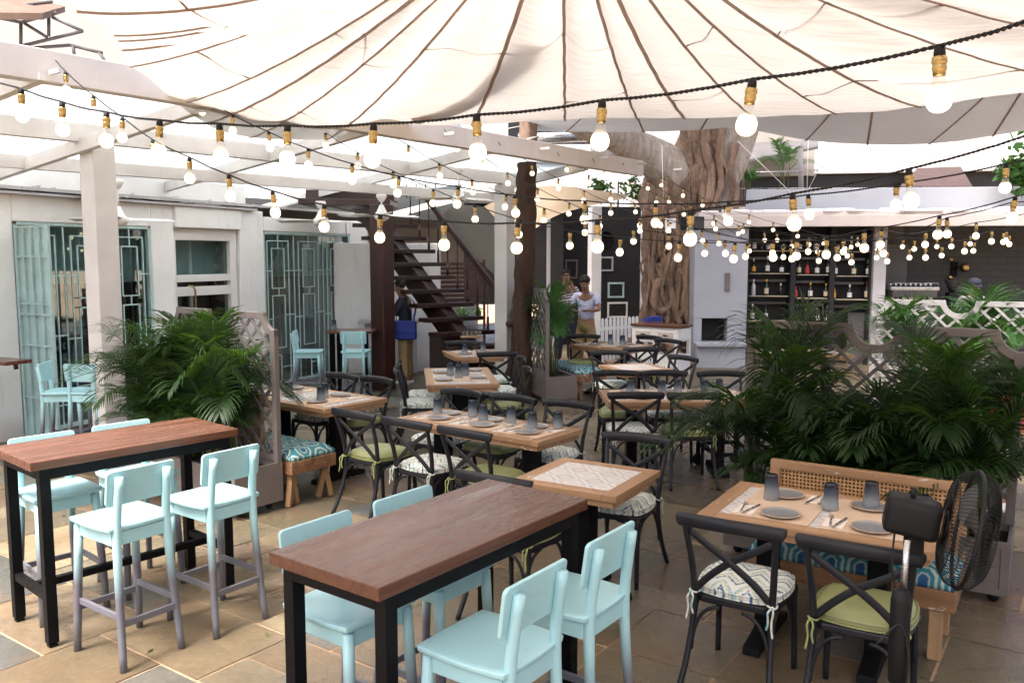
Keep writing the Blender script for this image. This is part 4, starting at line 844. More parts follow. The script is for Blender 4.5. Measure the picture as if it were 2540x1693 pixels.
m = MB(); a = aY(1190, 318, 21); e = aY(1390, 312, 21); m.tube([a, e], .13, 12); o = m.build('drain_pipe', 'steel'); tag(o, 'silver horizontal duct behind the slim tree above the pergola', 'pipe')
m = MB(); a = aY(1230, 290, 22); m.box((a.x+.9, a.y, a.z), (3.2, .1, .9)); o = m.build('mesh_screen', 'far_dark'); tag(o, 'dark mesh screen above the pergola behind the limb', 'screen')
m = MB(); a = aY(1412, 340, 19); m.box((a.x, a.y, a.z), (1.0, .6, .36)); o = m.build('duct_box', 'bar_grey', None, .01); tag(o, 'grey metal duct box under the banyan limb', 'duct')
sp = thing('loudspeaker', 'black loudspeaker strapped to the banyan trunk', 'loudspeaker', aY(1590, 513, 15.6), .3); m = MB(); m.box((0, 0, 0), (.36, .26, .24)); m.build('body', 'rubber', sp, .02); m = MB(); m.box((0, -.135, 0), (.30, .015, .18)); m.build('grille', 'far_dark', sp)
sp = thing('loudspeaker', 'black loudspeaker on the white wall behind the left post', 'loudspeaker', fp(fs(186), .35, 2.95), FA); m = MB(); m.box((0, 0, 0), (.24, .3, .4)); m.build('body', 'rubber', sp, .02); m = MB(); m.box((0, -.155, 0), (.2, .015, .34)); m.build('grille', 'far_dark', sp)
sg = thing('notice', 'small white notice with a black mark beside the tree loudspeaker', 'notice', aY(1540, 513, 15.5), 0); m = MB(); m.box((0, 0, 0), (.19, .012, .18)); m.build('sheet', 'far_white', sg)
m = MB(); m.prism([(-.06, -.01), (-.02, .01), (.0, .03), (.02, .008), (.06, .012), (.02, -.008), (-.02, -.012)], .0066, .0085, Matrix.Rotation(rad(90), 3, 'X')); m.build('mark', 'black', sg)
def ceiling_fan(lab, p, drop):
    t = thing('ceiling_fan', lab, 'ceiling fan', p, .5, 'white ceiling fans under the pergola'); m = MB(); m.lathe([(.065, 0), (.075, -.03), (.03, -.10)], 14); m.lathe([(.013, -.1), (.013, -drop+.12)], 8); m.lathe([(.025, -drop+.12), (.07, -drop+.02), (.10, -drop), (.10, -drop-.06), (.05, -drop-.1)], 16); m.build('motor', 'white_paint', t)
    for k in range(3):
        a = k*2*math.pi/3+.3; d = Vector((math.cos(a), math.sin(a), 0)); m = MB(); m.bar(d*.1+Vector((0, 0, -drop-.02)), d*.62+Vector((0, 0, -drop-.02)), .12, .008, (.25*math.sin(a), -.25*math.cos(a), 1)); m.build('blade', 'white_paint', t)
ceiling_fan('white ceiling fan right behind the tall left post', aY(268, 412, 9.6), .42)
ceiling_fan('white ceiling fan in front of the stair landing', aY(876, 446, 11.6), .26)
ceiling_fan('white ceiling fan on a long rod left of the slim tree', aY(1054, 384, 11.8), .40)
ceiling_fan('white ceiling fan above the teal grille by the stairs', aY(736, 462, 11.4), .24)
# ------------------------------------------------------------ cross back chair (front towards +y)
def make_chair(pat):
    t = thing('cross_back_chair', 'chair', 'chair')
    ring = [(-.215, .20), (-.16, .225), (.16, .225), (.215, .20), (.225, .15), (.195, -.17), (.15, -.20), (-.15, -.20), (-.195, -.17), (-.225, .15)]
    m = MB(); m.prism(ring, .425, .462); m.build('seat', 'chair', t, .008)
    for s in (-1, 1):
        P = spline([(s*.215, -.33, 0), (s*.20, -.255, .16), (s*.19, -.205, .34), (s*.188, -.195, .46), (s*.197, -.215, .62), (s*.212, -.262, .78), (s*.216, -.278, .84)], 5)
        m = MB(); m.tube(P, [.0155]*10+[.017]*12+[.0155]*(len(P)-22), 8); m.build('rear_leg', 'chair', t)
        P = spline([(s*.19, .205, .45), (s*.195, .212, .25), (s*.20, .225, 0)], 5); m = MB(); m.tube(P, [.0185-.004*k/len(P) for k in range(len(P))], 8); m.build('front_leg', 'chair', t)
    P = spline([(-.252, -.268, .845), (-.235, -.274, .848), (-.12, -.30, .856), (0, -.309, .858), (.12, -.30, .856), (.235, -.274, .848), (.252, -.268, .845)], 5)
    rs = [.6+.4*min(1, min(k, len(P)-1-k)/2.5) for k in range(len(P))]
    m = MB(); m.tube(P, [.034*q for q in rs], 12, True, (.52, 1.0)); m.build('top_rail', 'chair', t)
    for s in (-1, 1):
        P = spline([(s*.205, -.262, .80), (s*.10, -.258, .73), (0, -.246+.006*s, .665), (-s*.10, -.228, .58), (-s*.185, -.205, .485)], 4)
        m = MB(); m.tube(P, .014, 8, True, (.4, 1.25)); m.build('cross_brace', 'chair', t)
    def arch(a, e, top):
        mid = (Vector(a)+Vector(e))/2; mid.z = top; a = Vector(a); e = Vector(e); q1 = Vector((a.x*.92+mid.x*.08, a.y*.92+mid.y*.08, top)); q2 = Vector((e.x*.92+mid.x*.08, e.y*.92+mid.y*.08, top))
        m = MB(); h1 = a.lerp(e, .36); h1.z = top; h2 = a.lerp(e, .64); h2.z = top
        m.tube(bez(a, q1, h1, 7), .0095, 7); m.tube(bez(e, q2, h2, 7), .0095, 7); m.build('arch_brace', 'chair', t)
    fl, fr_, rl, rr_ = (-.195, .205, .19), (.195, .205, .19), (-.19, -.225, .19), (.19, -.225, .19)
    arch(fl, fr_, .424); arch(rl, rr_, .424); arch(fl, rl, .424); arch(fr_, rr_, .424)
    m = MB(); N = 14; vs = []
    for j in range(N+1):
        for i in range(N+1):
            u, v = -1+2*i/N, -1+2*j/N; uu = u*math.sqrt(1-v*v*.28); vv = v*math.sqrt(1-u*u*.28); e = max(0, 1-max(abs(u), abs(v))**5)
            vs.append((uu*(.225-.018*(1-v)/2), vv*.212+.012, .492+.038*e**.5-.006*math.exp(-(u*u+v*v)*14)))
    for j in range(N+1):
        for i in range(N+1): x, y, z = vs[j*(N+1)+i]; vs.append((x, y, .468+.0*z))
    nn = (N+1)**2; fs_ = [(j*(N+1)+i, j*(N+1)+i+1, (j+1)*(N+1)+i+1, (j+1)*(N+1)+i) for j in range(N) for i in range(N)]; fs_ += [tuple(reversed([q+nn for q in f])) for f in fs_]
    bd = [i for i in range(N)]+[N+(N+1)*j for j in range(N)]+[(N+1)*N+N-i for i in range(N)]+[(N+1)*(N-j) for j in range(N)]
    fs_ += [(bd[k], bd[k]+nn, bd[(k+1) % len(bd)]+nn, bd[(k+1) % len(bd)]) for k in range(len(bd))]
    m.add(vs, fs_, True); cu = m.build('cushion', pat, t)
    m = MB(); P = [Vector(vs[k]) for k in bd]; m.tube([p+Vector((0, 0, .004)) for p in P]+[P[0]+Vector((0, 0, .004))], .0055, 6); m.tube([p+Vector((0, 0, -.022)) for p in P]+[P[0]+Vector((0, 0, -.022))], .0055, 6); m.build('piping', pat, cu)
    tm = 'leather_tie' if pat == 'leather' else pat
    for s in (-1, 1):
        m = MB(); c = Vector((s*.188, -.197, .478)); m.tube([c+Vector((.024*math.cos(a), .024*math.sin(a), .004*math.sin(a*2))) for a in [k*2*math.pi/10 for k in range(11)]], .005, 6)
        m.tube(spline([c+Vector((s*.01, -.024, 0)), c+Vector((s*.018, -.05, -.02)), c+Vector((s*.012, -.052, -.07)), c+Vector((s*.02, -.058, -.13))], 4), .0052, 6)
        m.tube(spline([c+Vector((s*.006, -.024, 0)), c+Vector((s*-.008, -.045, -.02)), c+Vector((-s*.004, -.052, -.06)), c+Vector((-s*.012, -.05, -.10))], 4), .0052, 6); m.ball(c+Vector((s*.008, -.028, 0)), .010, 8, 5); m.build('tie', tm, cu)
    return t
PC = Proto(make_chair('chevron')); PG = Proto(make_chair('leather'))
def chair(kind, x, y, deg, label, group):
    (PC if kind == 'c' else PG).put((x, y, 0), rad(deg), label, group)
def chair_rail(kind, a, b, c, d, away, label, group, ang=None, shift=0):
    P, Q = at(a, b, .855), at(c, d, .855); mid = (P+Q)/2; an = math.atan2(Q.y-P.y, Q.x-P.x) if ang is None else rad(ang)
    if not away: an += math.pi
    o = rot2(an, 0, .285+shift); chair(kind, mid.x+o[0], mid.y+o[1], math.degrees(an), label, group)
GR = 'cross back chairs round the '
chair_rail('c', 1562, 1187, 1793, 1228, 1, 'cross back chair with chevron cushion and knotted ties at the cane bench table', GR+'cane bench table', -32)
chair_rail('g', 1842, 1240, 2108, 1283, 1, 'charcoal cross back chair with olive cushion beside the pedestal fan', GR+'cane bench table', -31)
chair_rail('g', 764, 942, 856, 958, 1, 'near side chair with olive cushion at the left end of the long centre table', GR+'long centre table', -38)
chair_rail('c', 873, 963, 991, 980, 1, 'near side chair with chevron cushion between two olive ones at the long centre table', GR+'long centre table', -37)
chair_rail('g', 999, 982, 1131, 1005, 1, 'near side chair with olive cushion closest to the small tiled table', GR+'long centre table', -38)
chair_rail('c', 1014, 895, 1112, 908, 0, 'far side chair of the long centre table standing nearest the square oak table', GR+'long centre table', -37)
chair_rail('g', 1125, 909, 1235, 920, 0, 'far side chair in the middle behind the long centre table', GR+'long centre table', -36)
chair_rail('c', 1251, 922, 1361, 934, 0, 'far side chair with chevron cushion at the right end of the long centre table', GR+'long centre table', -36)
chair_rail('c', 752, 858, 823, 870, 0, 'far side chair of the bench table right beneath the mint stool by the post', GR+'left bench table', -40)
chair_rail('g', 829, 866, 907, 878, 0, 'far side chair at the right corner of the left bench table', GR+'left bench table', -40)
chair_rail('c', 1398, 907, 1525, 907, 1, 'near side chair with chevron cushion at the right hand long table', GR+'right long table', 1)
chair_rail('g', 1536, 909, 1660, 909, 1, 'near side chair with olive cushion at the right hand long table', GR+'right long table', 1)
chair_rail('g', 1364, 857, 1468, 857, 0, 'far side chair of the right long table standing beside the hexagon cushion bench', GR+'right long table', 1)
chair_rail('c', 1481, 857, 1567, 857, 0, 'far side chair with chevron cushion in the middle behind the right long table', GR+'right long table', 1)
chair_rail('g', 1611, 858, 1700, 858, 0, 'far side chair of the right long table half hidden by palm leaflets', GR+'right long table', 1)
chair_rail('c', 1358, 810, 1435, 810, 0, 'chair behind the tiled table with pale tiles near the sideboard', GR+'far tiled table', 5)
chair_rail('c', 1542, 818, 1598, 826, 0, 'chair at the right of the far tiled table close to the palm fronds', GR+'far tiled table', -55)
chair_rail('g', 1312, 772, 1369, 772, 0, 'chair directly in front of the person in pale blue shirt', GR+'table by the picket fence', -6)
chair_rail('g', 1438, 803, 1509, 801, 1, 'dark near side chair with olive cushion in front of the white sideboard', GR+'table by the picket fence', 8)
chair_rail('c', 1473, 771, 1512, 779, 0, 'bluish chair turned left, left of its twin in front of the sideboard', GR+'table by the picket fence', -48)
chair_rail('c', 1512, 780, 1558, 786, 0, 'bluish chair turned left, right of its twin in front of the sideboard', GR+'table by the picket fence', -48)
chair_rail('c', 1024, 788, 1098, 787, 0, 'chair against the dark stair cabinet behind the farthest table', GR+'farthest table', 6)
chair_rail('c', 1092, 814, 1190, 812, 1, 'dark near side chair at the foot of the slim tree', GR+'farthest table', 8)
chair_rail('c', 1388, 998, 1542, 1015, 0, 'chair tucked under the right side of the small bare tiled table', GR+'small tiled table', -29)
q = at(1130, 1098, .86); o = rot2(rad(-33), 0, .285); chair('g', q.x+o[0], q.y+o[1], -33, 'olive cushioned chair half hidden behind the near bar table', GR+'small tiled table')
for (x, y, a, kk, l) in ((974, 903, -82, 'c', 'left side chair further from the viewer at the square oak table'), (972, 922, -82, 'c', 'left side chair nearer to the viewer at the square oak table'), (1146, 893, 98, 'c', 'right side chair with chevron cushion against the trellis planter'), (1154, 925, 98, 'g', 'right side chair with olive cushion at the square oak table')):
    p = at(x, y, .5); chair(kk, p.x, p.y, a, l, GR+'square oak table')

# ------------------------------------------------------------ bar tables and stools
def bar_table(label, cx, cy, deg, L, W):
    t = thing('bar_table', label, 'table', (cx, cy, 0), rad(deg), 'tall bar tables in the foreground'); H = 1.03
    m = MB(); m.box((0, 0, H-.024), (L, W, .048)); m.build('tabletop', 'bar_top', t, .004)
    s = .055; x, y = L/2-.075, W/2-.045; m = MB(); z = H-.048-.03
    for yy in (-y, y): m.box((0, yy, z), (2*x-s, s, .06))
    for xx in (-x, x): m.box((xx, 0, z), (s, 2*y-s, .06))
    m.build('apron', 'black', t, .002)
    for xx in (-x, x):
        for yy in (-y, y):
            m = MB(); m.box((xx, yy, (H-.048)/2+.01), (s, s, H-.048-.022)); l = m.build('leg', 'black', t, .002); m = MB(); m.box((xx, yy, .006), (s*.8, s*.8, .012)); m.build('foot', 'rubber', l)
    m = MB()
    for xx in (-x, x): m.box((xx, 0, .27), (s*.75, 2*y-s, s*.75))
    m.box((0, 0, .27), (2*x-s*.75, s*.75, s*.75)); m.build('stretcher', 'black', t, .002)
bar_table('tall bar table with reddish wood top, the nearer and middle one', -.275, 3.335, 53, 1.28, .57)
bar_table('tall bar table with reddish wood top at the left edge', -2.33, 4.965, 48.5, 1.20, .58)
def make_stool():
    t = thing('bar_stool', 'stool', 'stool'); w_ = .40
    m = MB(); N = 10; vs = []
    for j in range(N+1):
        for i in range(N+1):
            u, v = -1+2*i/N, -1+2*j/N; uu = u*math.sqrt(1-v*v*.10); vv = v*math.sqrt(1-u*u*.10)
            vs.append((uu*w_/2*(1 if v > -.2 else 1-.04*(-.2-v)), vv*.2+.01, .742-.012*(1-u*u*.6)*(1-v*v*.5)))
    n_ = len(vs); vs += [(x*.985, y*.985, .715) for x, y, z in vs]; fs_ = [(j*(N+1)+i, j*(N+1)+i+1, (j+1)*(N+1)+i+1, (j+1)*(N+1)+i) for j in range(N) for i in range(N)]; fs_ += [tuple(reversed([q+n_ for q in f])) for f in fs_]
    bd = [i for i in range(N)]+[N+(N+1)*j for j in range(N)]+[(N+1)*N+N-i for i in range(N)]+[(N+1)*(N-j) for j in range(N)]; fs_ += [(bd[k], bd[k]+n_, bd[(k+1) % len(bd)]+n_, bd[(k+1) % len(bd)]) for k in range(len(bd))]
    m.add(vs, fs_, False); m.build('seat', 'mint', t, .005, smooth=True)
    m = MB(); m.box((0, .165, .675), (.26, .022, .07)); m.box((0, -.165, .675), (.26, .022, .07)); m.box((-.15, 0, .675), (.022, .31, .07)); m.box((.15, 0, .675), (.022, .31, .07)); m.build('apron', 'mint', t, .003)
    for s in (-1, 1):
        m = MB(); P = [Vector((s*.178, .205, 0)), Vector((s*.155, .17, .70))]; m.tube([P[0].lerp(P[1], k/4) for k in range(5)], [.019, .021, .022, .0225, .023], 12); m.build('front_leg', 'mint', t)
        P = spline([(s*.165, -.225, 0), (s*.148, -.185, .40), (s*.138, -.172, .72), (s*.13, -.205, 1.0)], 5); m = MB(); m.tube(P, [.0185+.004*min(1, k/8) for k in range(len(P))], 12); m.build('rear_leg', 'mint', t)
    m = MB(); zs = .24
    m.box((0, .193, zs), (.32, .018, .034)); m.box((0, -.205, zs), (.29, .018, .034)); m.box((-.163, -.005, zs+.04), (.018, .375, .034)); m.box((.163, -.005, zs+.04), (.018, .375, .034)); m.build('stretcher', 'mint', t, .003)
    m = MB(); N = 8; vs = []
    T = Matrix.Translation((0, -.172, .845)) @ Matrix.Rotation(rad(8), 4, 'X')
    pl = rrect(.375, .185, .022, 4); nP = len(pl); a_ = []
    for yo in (.008, -.008):
        for (x, z) in pl: a_.append(T @ Vector((x, yo+.022*(x/.19)**2*.6, z+.0925)))
    m.add(a_, [tuple(range(nP-1, -1, -1)), tuple(range(nP, 2*nP))]+[(i, (i+1) % nP, nP+(i+1) % nP, nP+i) for i in range(nP)]); m.build('backrest', 'mint', t, .004)
    return t
PS = Proto(make_stool())
GS = 'mint and grey bar stools'
for (x, y, d, l) in ((-2.06, 4.38, 54.5, 'mint stool with grey dipped legs on the near side of the left bar table'), (-1.72, 4.765, 54, 'mint stool nearest the left planter at the left bar table'), (-2.71, 4.92, 228, 'mint stool behind the left bar table nearest the left edge'), (-2.40, 5.30, 229, 'mint stool behind the left bar table in front of the palms'),
                     (-.655, 3.265, 233, 'mint stool on the far side of the near bar table at its near end'), (-.35, 3.665, 233, 'mint stool on the far side of the near bar table beside the chairs'), (-.065, 2.90, 54, 'mint stool closest to the viewer at the near bar table'), (.24, 3.335, 54, 'mint stool right of the closest one at the near bar table')):
    PS.put((x, y, 0), rad(d), l, GS)
for (x, y, d, l) in ((705, 905, -85, 'distant mint stool seen from the side before the middle grille'), (815, 900, 0, 'distant mint stool seen from behind at the table by the stair post'), (140, 1000, -80, 'distant mint stool turned right before the far left grille'), (204, 1012, -6, 'distant mint stool half hidden by the tall white post')):
    Y = 12.3 if x > 500 else 8.6; p = aY(x, 700, Y); PS.put((p.x, p.y, 0), rad(d), l, GS)

# ------------------------------------------------------------ dining tables
def dining(label, cx, cy, deg, L, W, group='teak framed dining tables', legs=2, fr=.09):
    t = thing('dining_table', label, 'table', (cx, cy, 0), rad(deg), group); H = .75; m = MB()
    for s in (-1, 1): m = MB(); m.box((0, s*(W/2-fr/2), H-.02), (L-2*fr-.001, fr, .04)); m.build('frame_rail', 'teak', t, .003)
    for s in (-1, 1): m = MB(); m.box((s*(L/2-fr/2), 0, H-.02), (fr, W, .0402)); m.build('frame_end', 'teak_y', t, .003)
    m = MB(); m.box((0, 0, H-.016), (L-2*fr, W-2*fr, .029)); m.build('tile_top', 'tile', t)
    m = MB()
    for s in (-1, 1): m.box((0, s*(W/2-.03), H-.06), (L-.05, .022, .038))
    for s in (-1, 1): m.box((s*(L/2-.03), 0, H-.06), (.022, W-.08, .038))
    m.build('apron', 'teak', t, .002)
    for x in ([-L/2+.28, L/2-.28] if legs == 2 else [0]):
        m = MB(); m.box((x, 0, .38), (.10, .13, .66)); m.box((x, 0, .70), (.34 if legs == 1 else .10, .5, .03)); p = m.build('pedestal', 'black', t, .004)
        m = MB(); m.prism([(-.30, 0), (.30, 0), (.29, .04), (.09, .075), (-.09, .075), (-.29, .04)], -.045, .045, Matrix.Translation((x, 0, 0)).to_3x3() @ Matrix(((0, 0, 1), (1, 0, 0), (0, 1, 0))))
        for i in range(len(m.v)): m.v[i] = (m.v[i][0]+x, m.v[i][1], m.v[i][2])
        if legs == 1: m.prism([(-.30, .001), (.30, .001), (.29, .041), (.09, .074), (-.09, .074), (-.29, .041)], -.045, .045, Matrix(((1, 0, 0), (0, 0, -1), (0, 1, 0))))
        m.build('foot', 'black', p, .004)
    return t
TB = {}
def tbl(key, desc, *a, **k): TB[key] = (dining(desc, *a, **k), a)
tbl('R', 'worn teak table with tiled inset in front of the cane bench', 1.66, 4.39, -32, 1.13, .77)
tbl('S', 'small bare teak table with diamond tile inset behind the near bar table', .465, 5.15, -31, .70, .69, legs=1)
tbl('C', 'long teak table with six settings in the centre of the courtyard', -.215, 6.79, -38, 1.50, .60)
tbl('B', 'teak table with settings beside the hexagon cushion bench at left', -1.98, 8.15, -38, 1.40, .77)
tbl('A', 'square ended oak table with four tumblers bunched in its middle', -.60, 9.57, 97, 1.40, .78)
tbl('D', 'long teak table at the right with two dark chairs in front', 1.60, 8.19, 1, 1.42, .78)
tbl('E', 'small empty tiled table between the right tables', 1.51, 10.33, 18, .68, .68, legs=1)
tbl('G', 'teak table nearest the picket fence and sideboard', 1.52, 12.95, -37, 1.06, .74)
tbl('H', 'farthest small teak table in front of the staircase', -.545, 11.83, 108, .92, .68, legs=1)
tbl('K', 'teak table seen through the right trellis and palms', 4.1, 12.0, -4, 1.3, .75)

# ------------------------------------------------------------ tableware
def make_glass():
    m = MB(); n = 12; prof = [(.036, 0), (.0385, .003), (.0375, .03), (.031, .105), (.0295, .121), (.0285, .126), (.026, .128)]
    m.lathe(prof, n, cap=True); o = m.build('tumbler', 'glass', smooth=True); return tag(o, 'x', 'glass')
def make_plate():
    m = MB(); m.lathe([(.0, .0), (.055, 0), (.06, .004), (.088, .011), (.094, .015), (.0945, .0175), (.090, .0178), (.083, .0125), (.055, .0085), (.0, .008)], 36, cap=False); o = m.build('plate', 'plate'); return tag(o, 'x', 'plate')
def make_fork():
    m = MB(); P = spline([(0, -.09, .004), (0, -.03, .006), (0, .03, .010), (0, .055, .006)], 4); m.tube(P, [.006-.0025*min(1, k/8) for k in range(len(P))], 6, True, (1, .35)); m.box((0, .062, .005), (.021, .016, .002))
    for k in range(4): m.bar(((k-1.5)*.006, .068, .005), ((k-1.5)*.006, .10, .009), .0028, .0018)
    o = m.build('fork', 'steel'); return tag(o, 'x', 'fork')
def make_knife():
    m = MB(); m.bar((0, -.10, .004), (0, .0, .004), .012, .005); m.prism([(-.007, 0), (.007, 0), (.009, .06), (.002, .105), (-.007, .10)], .002, .0045); o = m.build('knife', 'steel'); return tag(o, 'x', 'knife')
def make_napkin():
    m = MB(); m.box((0, 0, .001), (.105, .165, .0018)); m.box((.002, .003, .003), (.10, .158, .0018)); o = m.build('napkin', 'napkin'); return tag(o, 'x', 'napkin')
def make_mat():
    m = MB(); m.box((0, 0, .0008), (.40, .57, .0014)); o = m.build('placemat', 'kraft'); return tag(o, 'x', 'placemat')
PW = {'tumbler': Proto(make_glass()), 'plate': Proto(make_plate()), 'fork': Proto(make_fork()), 'knife': Proto(make_knife()), 'napkin': Proto(make_napkin()), 'placemat': Proto(make_mat())}
LOOK = {'tumbler': 'upturned smoky blue tumbler', 'plate': 'small grey glazed plate', 'fork': 'steel fork', 'knife': 'steel knife', 'napkin': 'folded cream napkin', 'placemat': 'brown kraft paper mat'}
DESC = {'R': 'cane bench table', 'C': 'long centre table', 'B': 'left bench table', 'A': 'square ended oak table', 'D': 'right long table', 'G': 'picket fence table', 'H': 'farthest table by the stairs', 'K': 'table behind the right trellis'}
ITEMS = {}
def put(key, kind, x, y, a=0, z=.0):
    _, (cx, cy, deg, L, W) = TB[key][0], TB[key][1][:5]; o = rot2(rad(deg), x, y); ITEMS.setdefault((key, kind), []).append((cx+o[0], cy+o[1], .7515+z, rad(deg+a)))
def setting(key, x, side, glass=True, plate=True, nap=True, mat=True, jig=0.):
    """side -1 is the near long side in the table's own frame"""
    W = TB[key][1][4]; y = side*(W/2-.09-.14); a = 0 if side < 0 else 180; s = -side
    if mat and side < 0: put(key, 'placemat', x+.02, 0, jig*2)
    if plate: put(key, 'plate', x+s*.055, y+side*.035, 0, .0018)
    if nap: put(key, 'napkin', x-s*.125, y+side*.03, a+jig*9, .0018); put(key, 'fork', x-s*.145, y+side*.02, a+8+jig*14, .006); put(key, 'knife', x-s*.10, y+side*.02, a-9+jig*10, .006)
for x in (-.235, .215): setting('R', x, -1, jig=.4*x); setting('R', x+.04, 1, jig=-.3)
for x, y in ((-.30, .08), (.02, .055), (.20, .20), (.47, .06)): put('R', 'tumbler', x, y)
for x in (-.47, 0, .45): setting('C', x, -1, jig=x); setting('C', x+.03, 1, jig=-x)
for x, y in ((-.56, .03), (-.26, .14), (-.05, .03), (.17, .12), (.46, .02), (.60, .17)): put('C', 'tumbler', x, y)
for x in (-.42, .30): setting('B', x, -1, jig=x); setting('B', x, 1, jig=-x)
for x, y in ((-.25, -.08), (-.12, -.14), (.21, .02), (.33, -.12)): put('B', 'tumbler', x, y)
for x in (-.30, .30): setting('A', x, -1); setting('A', x, 1)
for x, y in ((-.20, .02), (-.02, -.07), (.05, .10), (.2, .0)): put('A', 'tumbler', x, y)
for x in (-.42, 0, .42): setting('D', x, -1, jig=.3); setting('D', x+.06, 1, jig=.2)
for x, y in ((-.43, .07), (-.13, .03), (.04, .10), (.30, .05), (.46, .12)): put('D', 'tumbler', x, y)
for x in (-.24, .26): setting('G', x, -1); setting('G', x, 1)
for x, y in ((-.10, .16), (-.03, .04), (.13, .14), (.20, .0)): put('G', 'tumbler', x, y)
setting('H', -.05, 1); setting('H', 0, -1)
for x, y in ((-.14, .16), (.16, -.19)): put('H', 'tumbler', x, y)
for x in (-.3, .3): setting('K', x, -1)
ORD = ['leftmost', 'second from left', 'third from left', 'fourth from left', 'fifth from left', 'rightmost']
for (key, kind), L in ITEMS.items():
    L.sort(key=lambda p: px(p)[0]); n = len(L); pl_ = kind[:-4]+'knives' if kind == 'knife' else kind+'s'
    if kind == 'knife': pl_ = 'knives'
    for i, p in enumerate(L):
        od = ORD[i] if i < n-1 else 'rightmost'; l = f"{LOOK[kind]}, {od} on the {DESC[key]}" if n > 1 else f"{LOOK[kind]} on the {DESC[key]}"
        q_ = PW[kind].put(p[:3], p[3], l, f"{pl_} on the {DESC[key]}"); W_ = TB[key][1][4]; q_.scale = {'placemat': (1, (W_-.17)/.57, 1), 'tumbler': (1.13,)*3, 'plate': (1.1, 1.1, 1)}.get(kind, (1, 1, 1))

# ------------------------------------------------------------ benches
def bench(label, loc, deg, L, back, legs='straight', top=.93, cut=0.):
    t = thing('bench', label, 'bench', loc, rad(deg), 'upholstered wooden benches'); D = .48; m = MB()
    m.box((0, -D/2+.025, .335), (L, .05, .11)); m.box((0, D/2-.025, .335), (L, .05, .11)); m.box((0, 0, .375), (L-.002, D-.10, .03)); m.build('seat_frame', 'old_wood', t, .004)
    for s in (-1, 1): m = MB(); m.box((s*(L/2-.025), 0, .334), (.052, D-.1, .109)); m.build('end_rail', 'old_wood', t, .004)
    for sx in (-1, 1):
        for sy in (-1, 1):
            m = MB(); x = sx*(L/2-.09); y = sy*(D/2-.06)
            if legs == 'V': m.bar((x, y, .28), (x-sx*.02, y-sy*.06, 0), .05, .045); m.bar((x, y, .28), (x+sx*.02, y+sy*.05, 0), .05, .045)
            else: m.bar((x, y, .28), (x, y, 0), .065, .065)
            m.build('leg', 'old_wood_z', t, .004)
    m = MB(); N = 26; n2 = 8; vs = []
    for j in range(n2+1):
        for i in range(N+1):
            u, v = -1+2*i/N, -1+2*j/n2; e = max(0, 1-max(abs(u)**14, abs(v)**6)); vs.append((u*(L/2-.005)*(1-.004*abs(v)), v*(D/2-.005), .425+.055*e**.45))
    nn = len(vs); vs += [(x, y, .392) for x, y, z in vs]; fs_ = [(j*(N+1)+i, j*(N+1)+i+1, (j+1)*(N+1)+i+1, (j+1)*(N+1)+i) for j in range(n2) for i in range(N)]; fs_ += [tuple(reversed([q+nn for q in f])) for f in fs_]
    bd = [i for i in range(N)]+[N+(N+1)*j for j in range(n2)]+[(N+1)*n2+N-i for i in range(N)]+[(N+1)*(n2-j) for j in range(n2)]; fs_ += [(bd[k], bd[k]+nn, bd[(k+1) % len(bd)]+nn, bd[(k+1) % len(bd)]) for k in range(len(bd))]
    m.add(vs, fs_, True); m.build('cushion', 'rings', t)
    if back:
        y = D/2-.03; m = MB(); L2 = L-cut; xc = cut/2; m.box((xc, y, top-.025), (L2, .045, .05)); m.box((xc, y, .50), (L2, .04, .06))
        for s in (-1, 1): m.box((xc+s*(L2/2-.03), y, (top+.39)/2), (.06, .044, top-.44))
        m.build('back_frame', 'teak', t, .004); m = MB(); m.box((xc, y, (top+.48)/2), (L2-.12, .006, top-.58)); m.build('cane_panel', 'cane', t)
    return t
br0 = at(1772, 1052, .86); d = rot2(rad(-33), .54, -.21); bench('wooden bench with woven cane back and hexagon cushion against the right planter', (br0.x+d[0], br0.y+d[1], 0), -33, 1.08, True, top=.86)
bb = at(742, 1050, .42); d = rot2(rad(-37), -.75, 0.0); bench('bench with blue hexagon cushion and splayed legs behind the left planter', (bb.x+d[0]-.1, bb.y+d[1]+.12, 0), 143, 1.5, True, 'V', cut=.42)
bg_ = at(1352, 850, .45); bench('bench with teal hexagon cushion in front of the centre planter', (bg_.x-.14, bg_.y+.55, 0), 107, 1.2, False, 'V')
m = MB(); q = at(1322, 880, 0); m.box((q.x, q.y, .36), (.05, .5, .72), .3); o = m.build('bench_end_board', 'old_wood_z', None, .004); tag(o, 'upright reddish board at the end of the teal cushion bench', 'board')

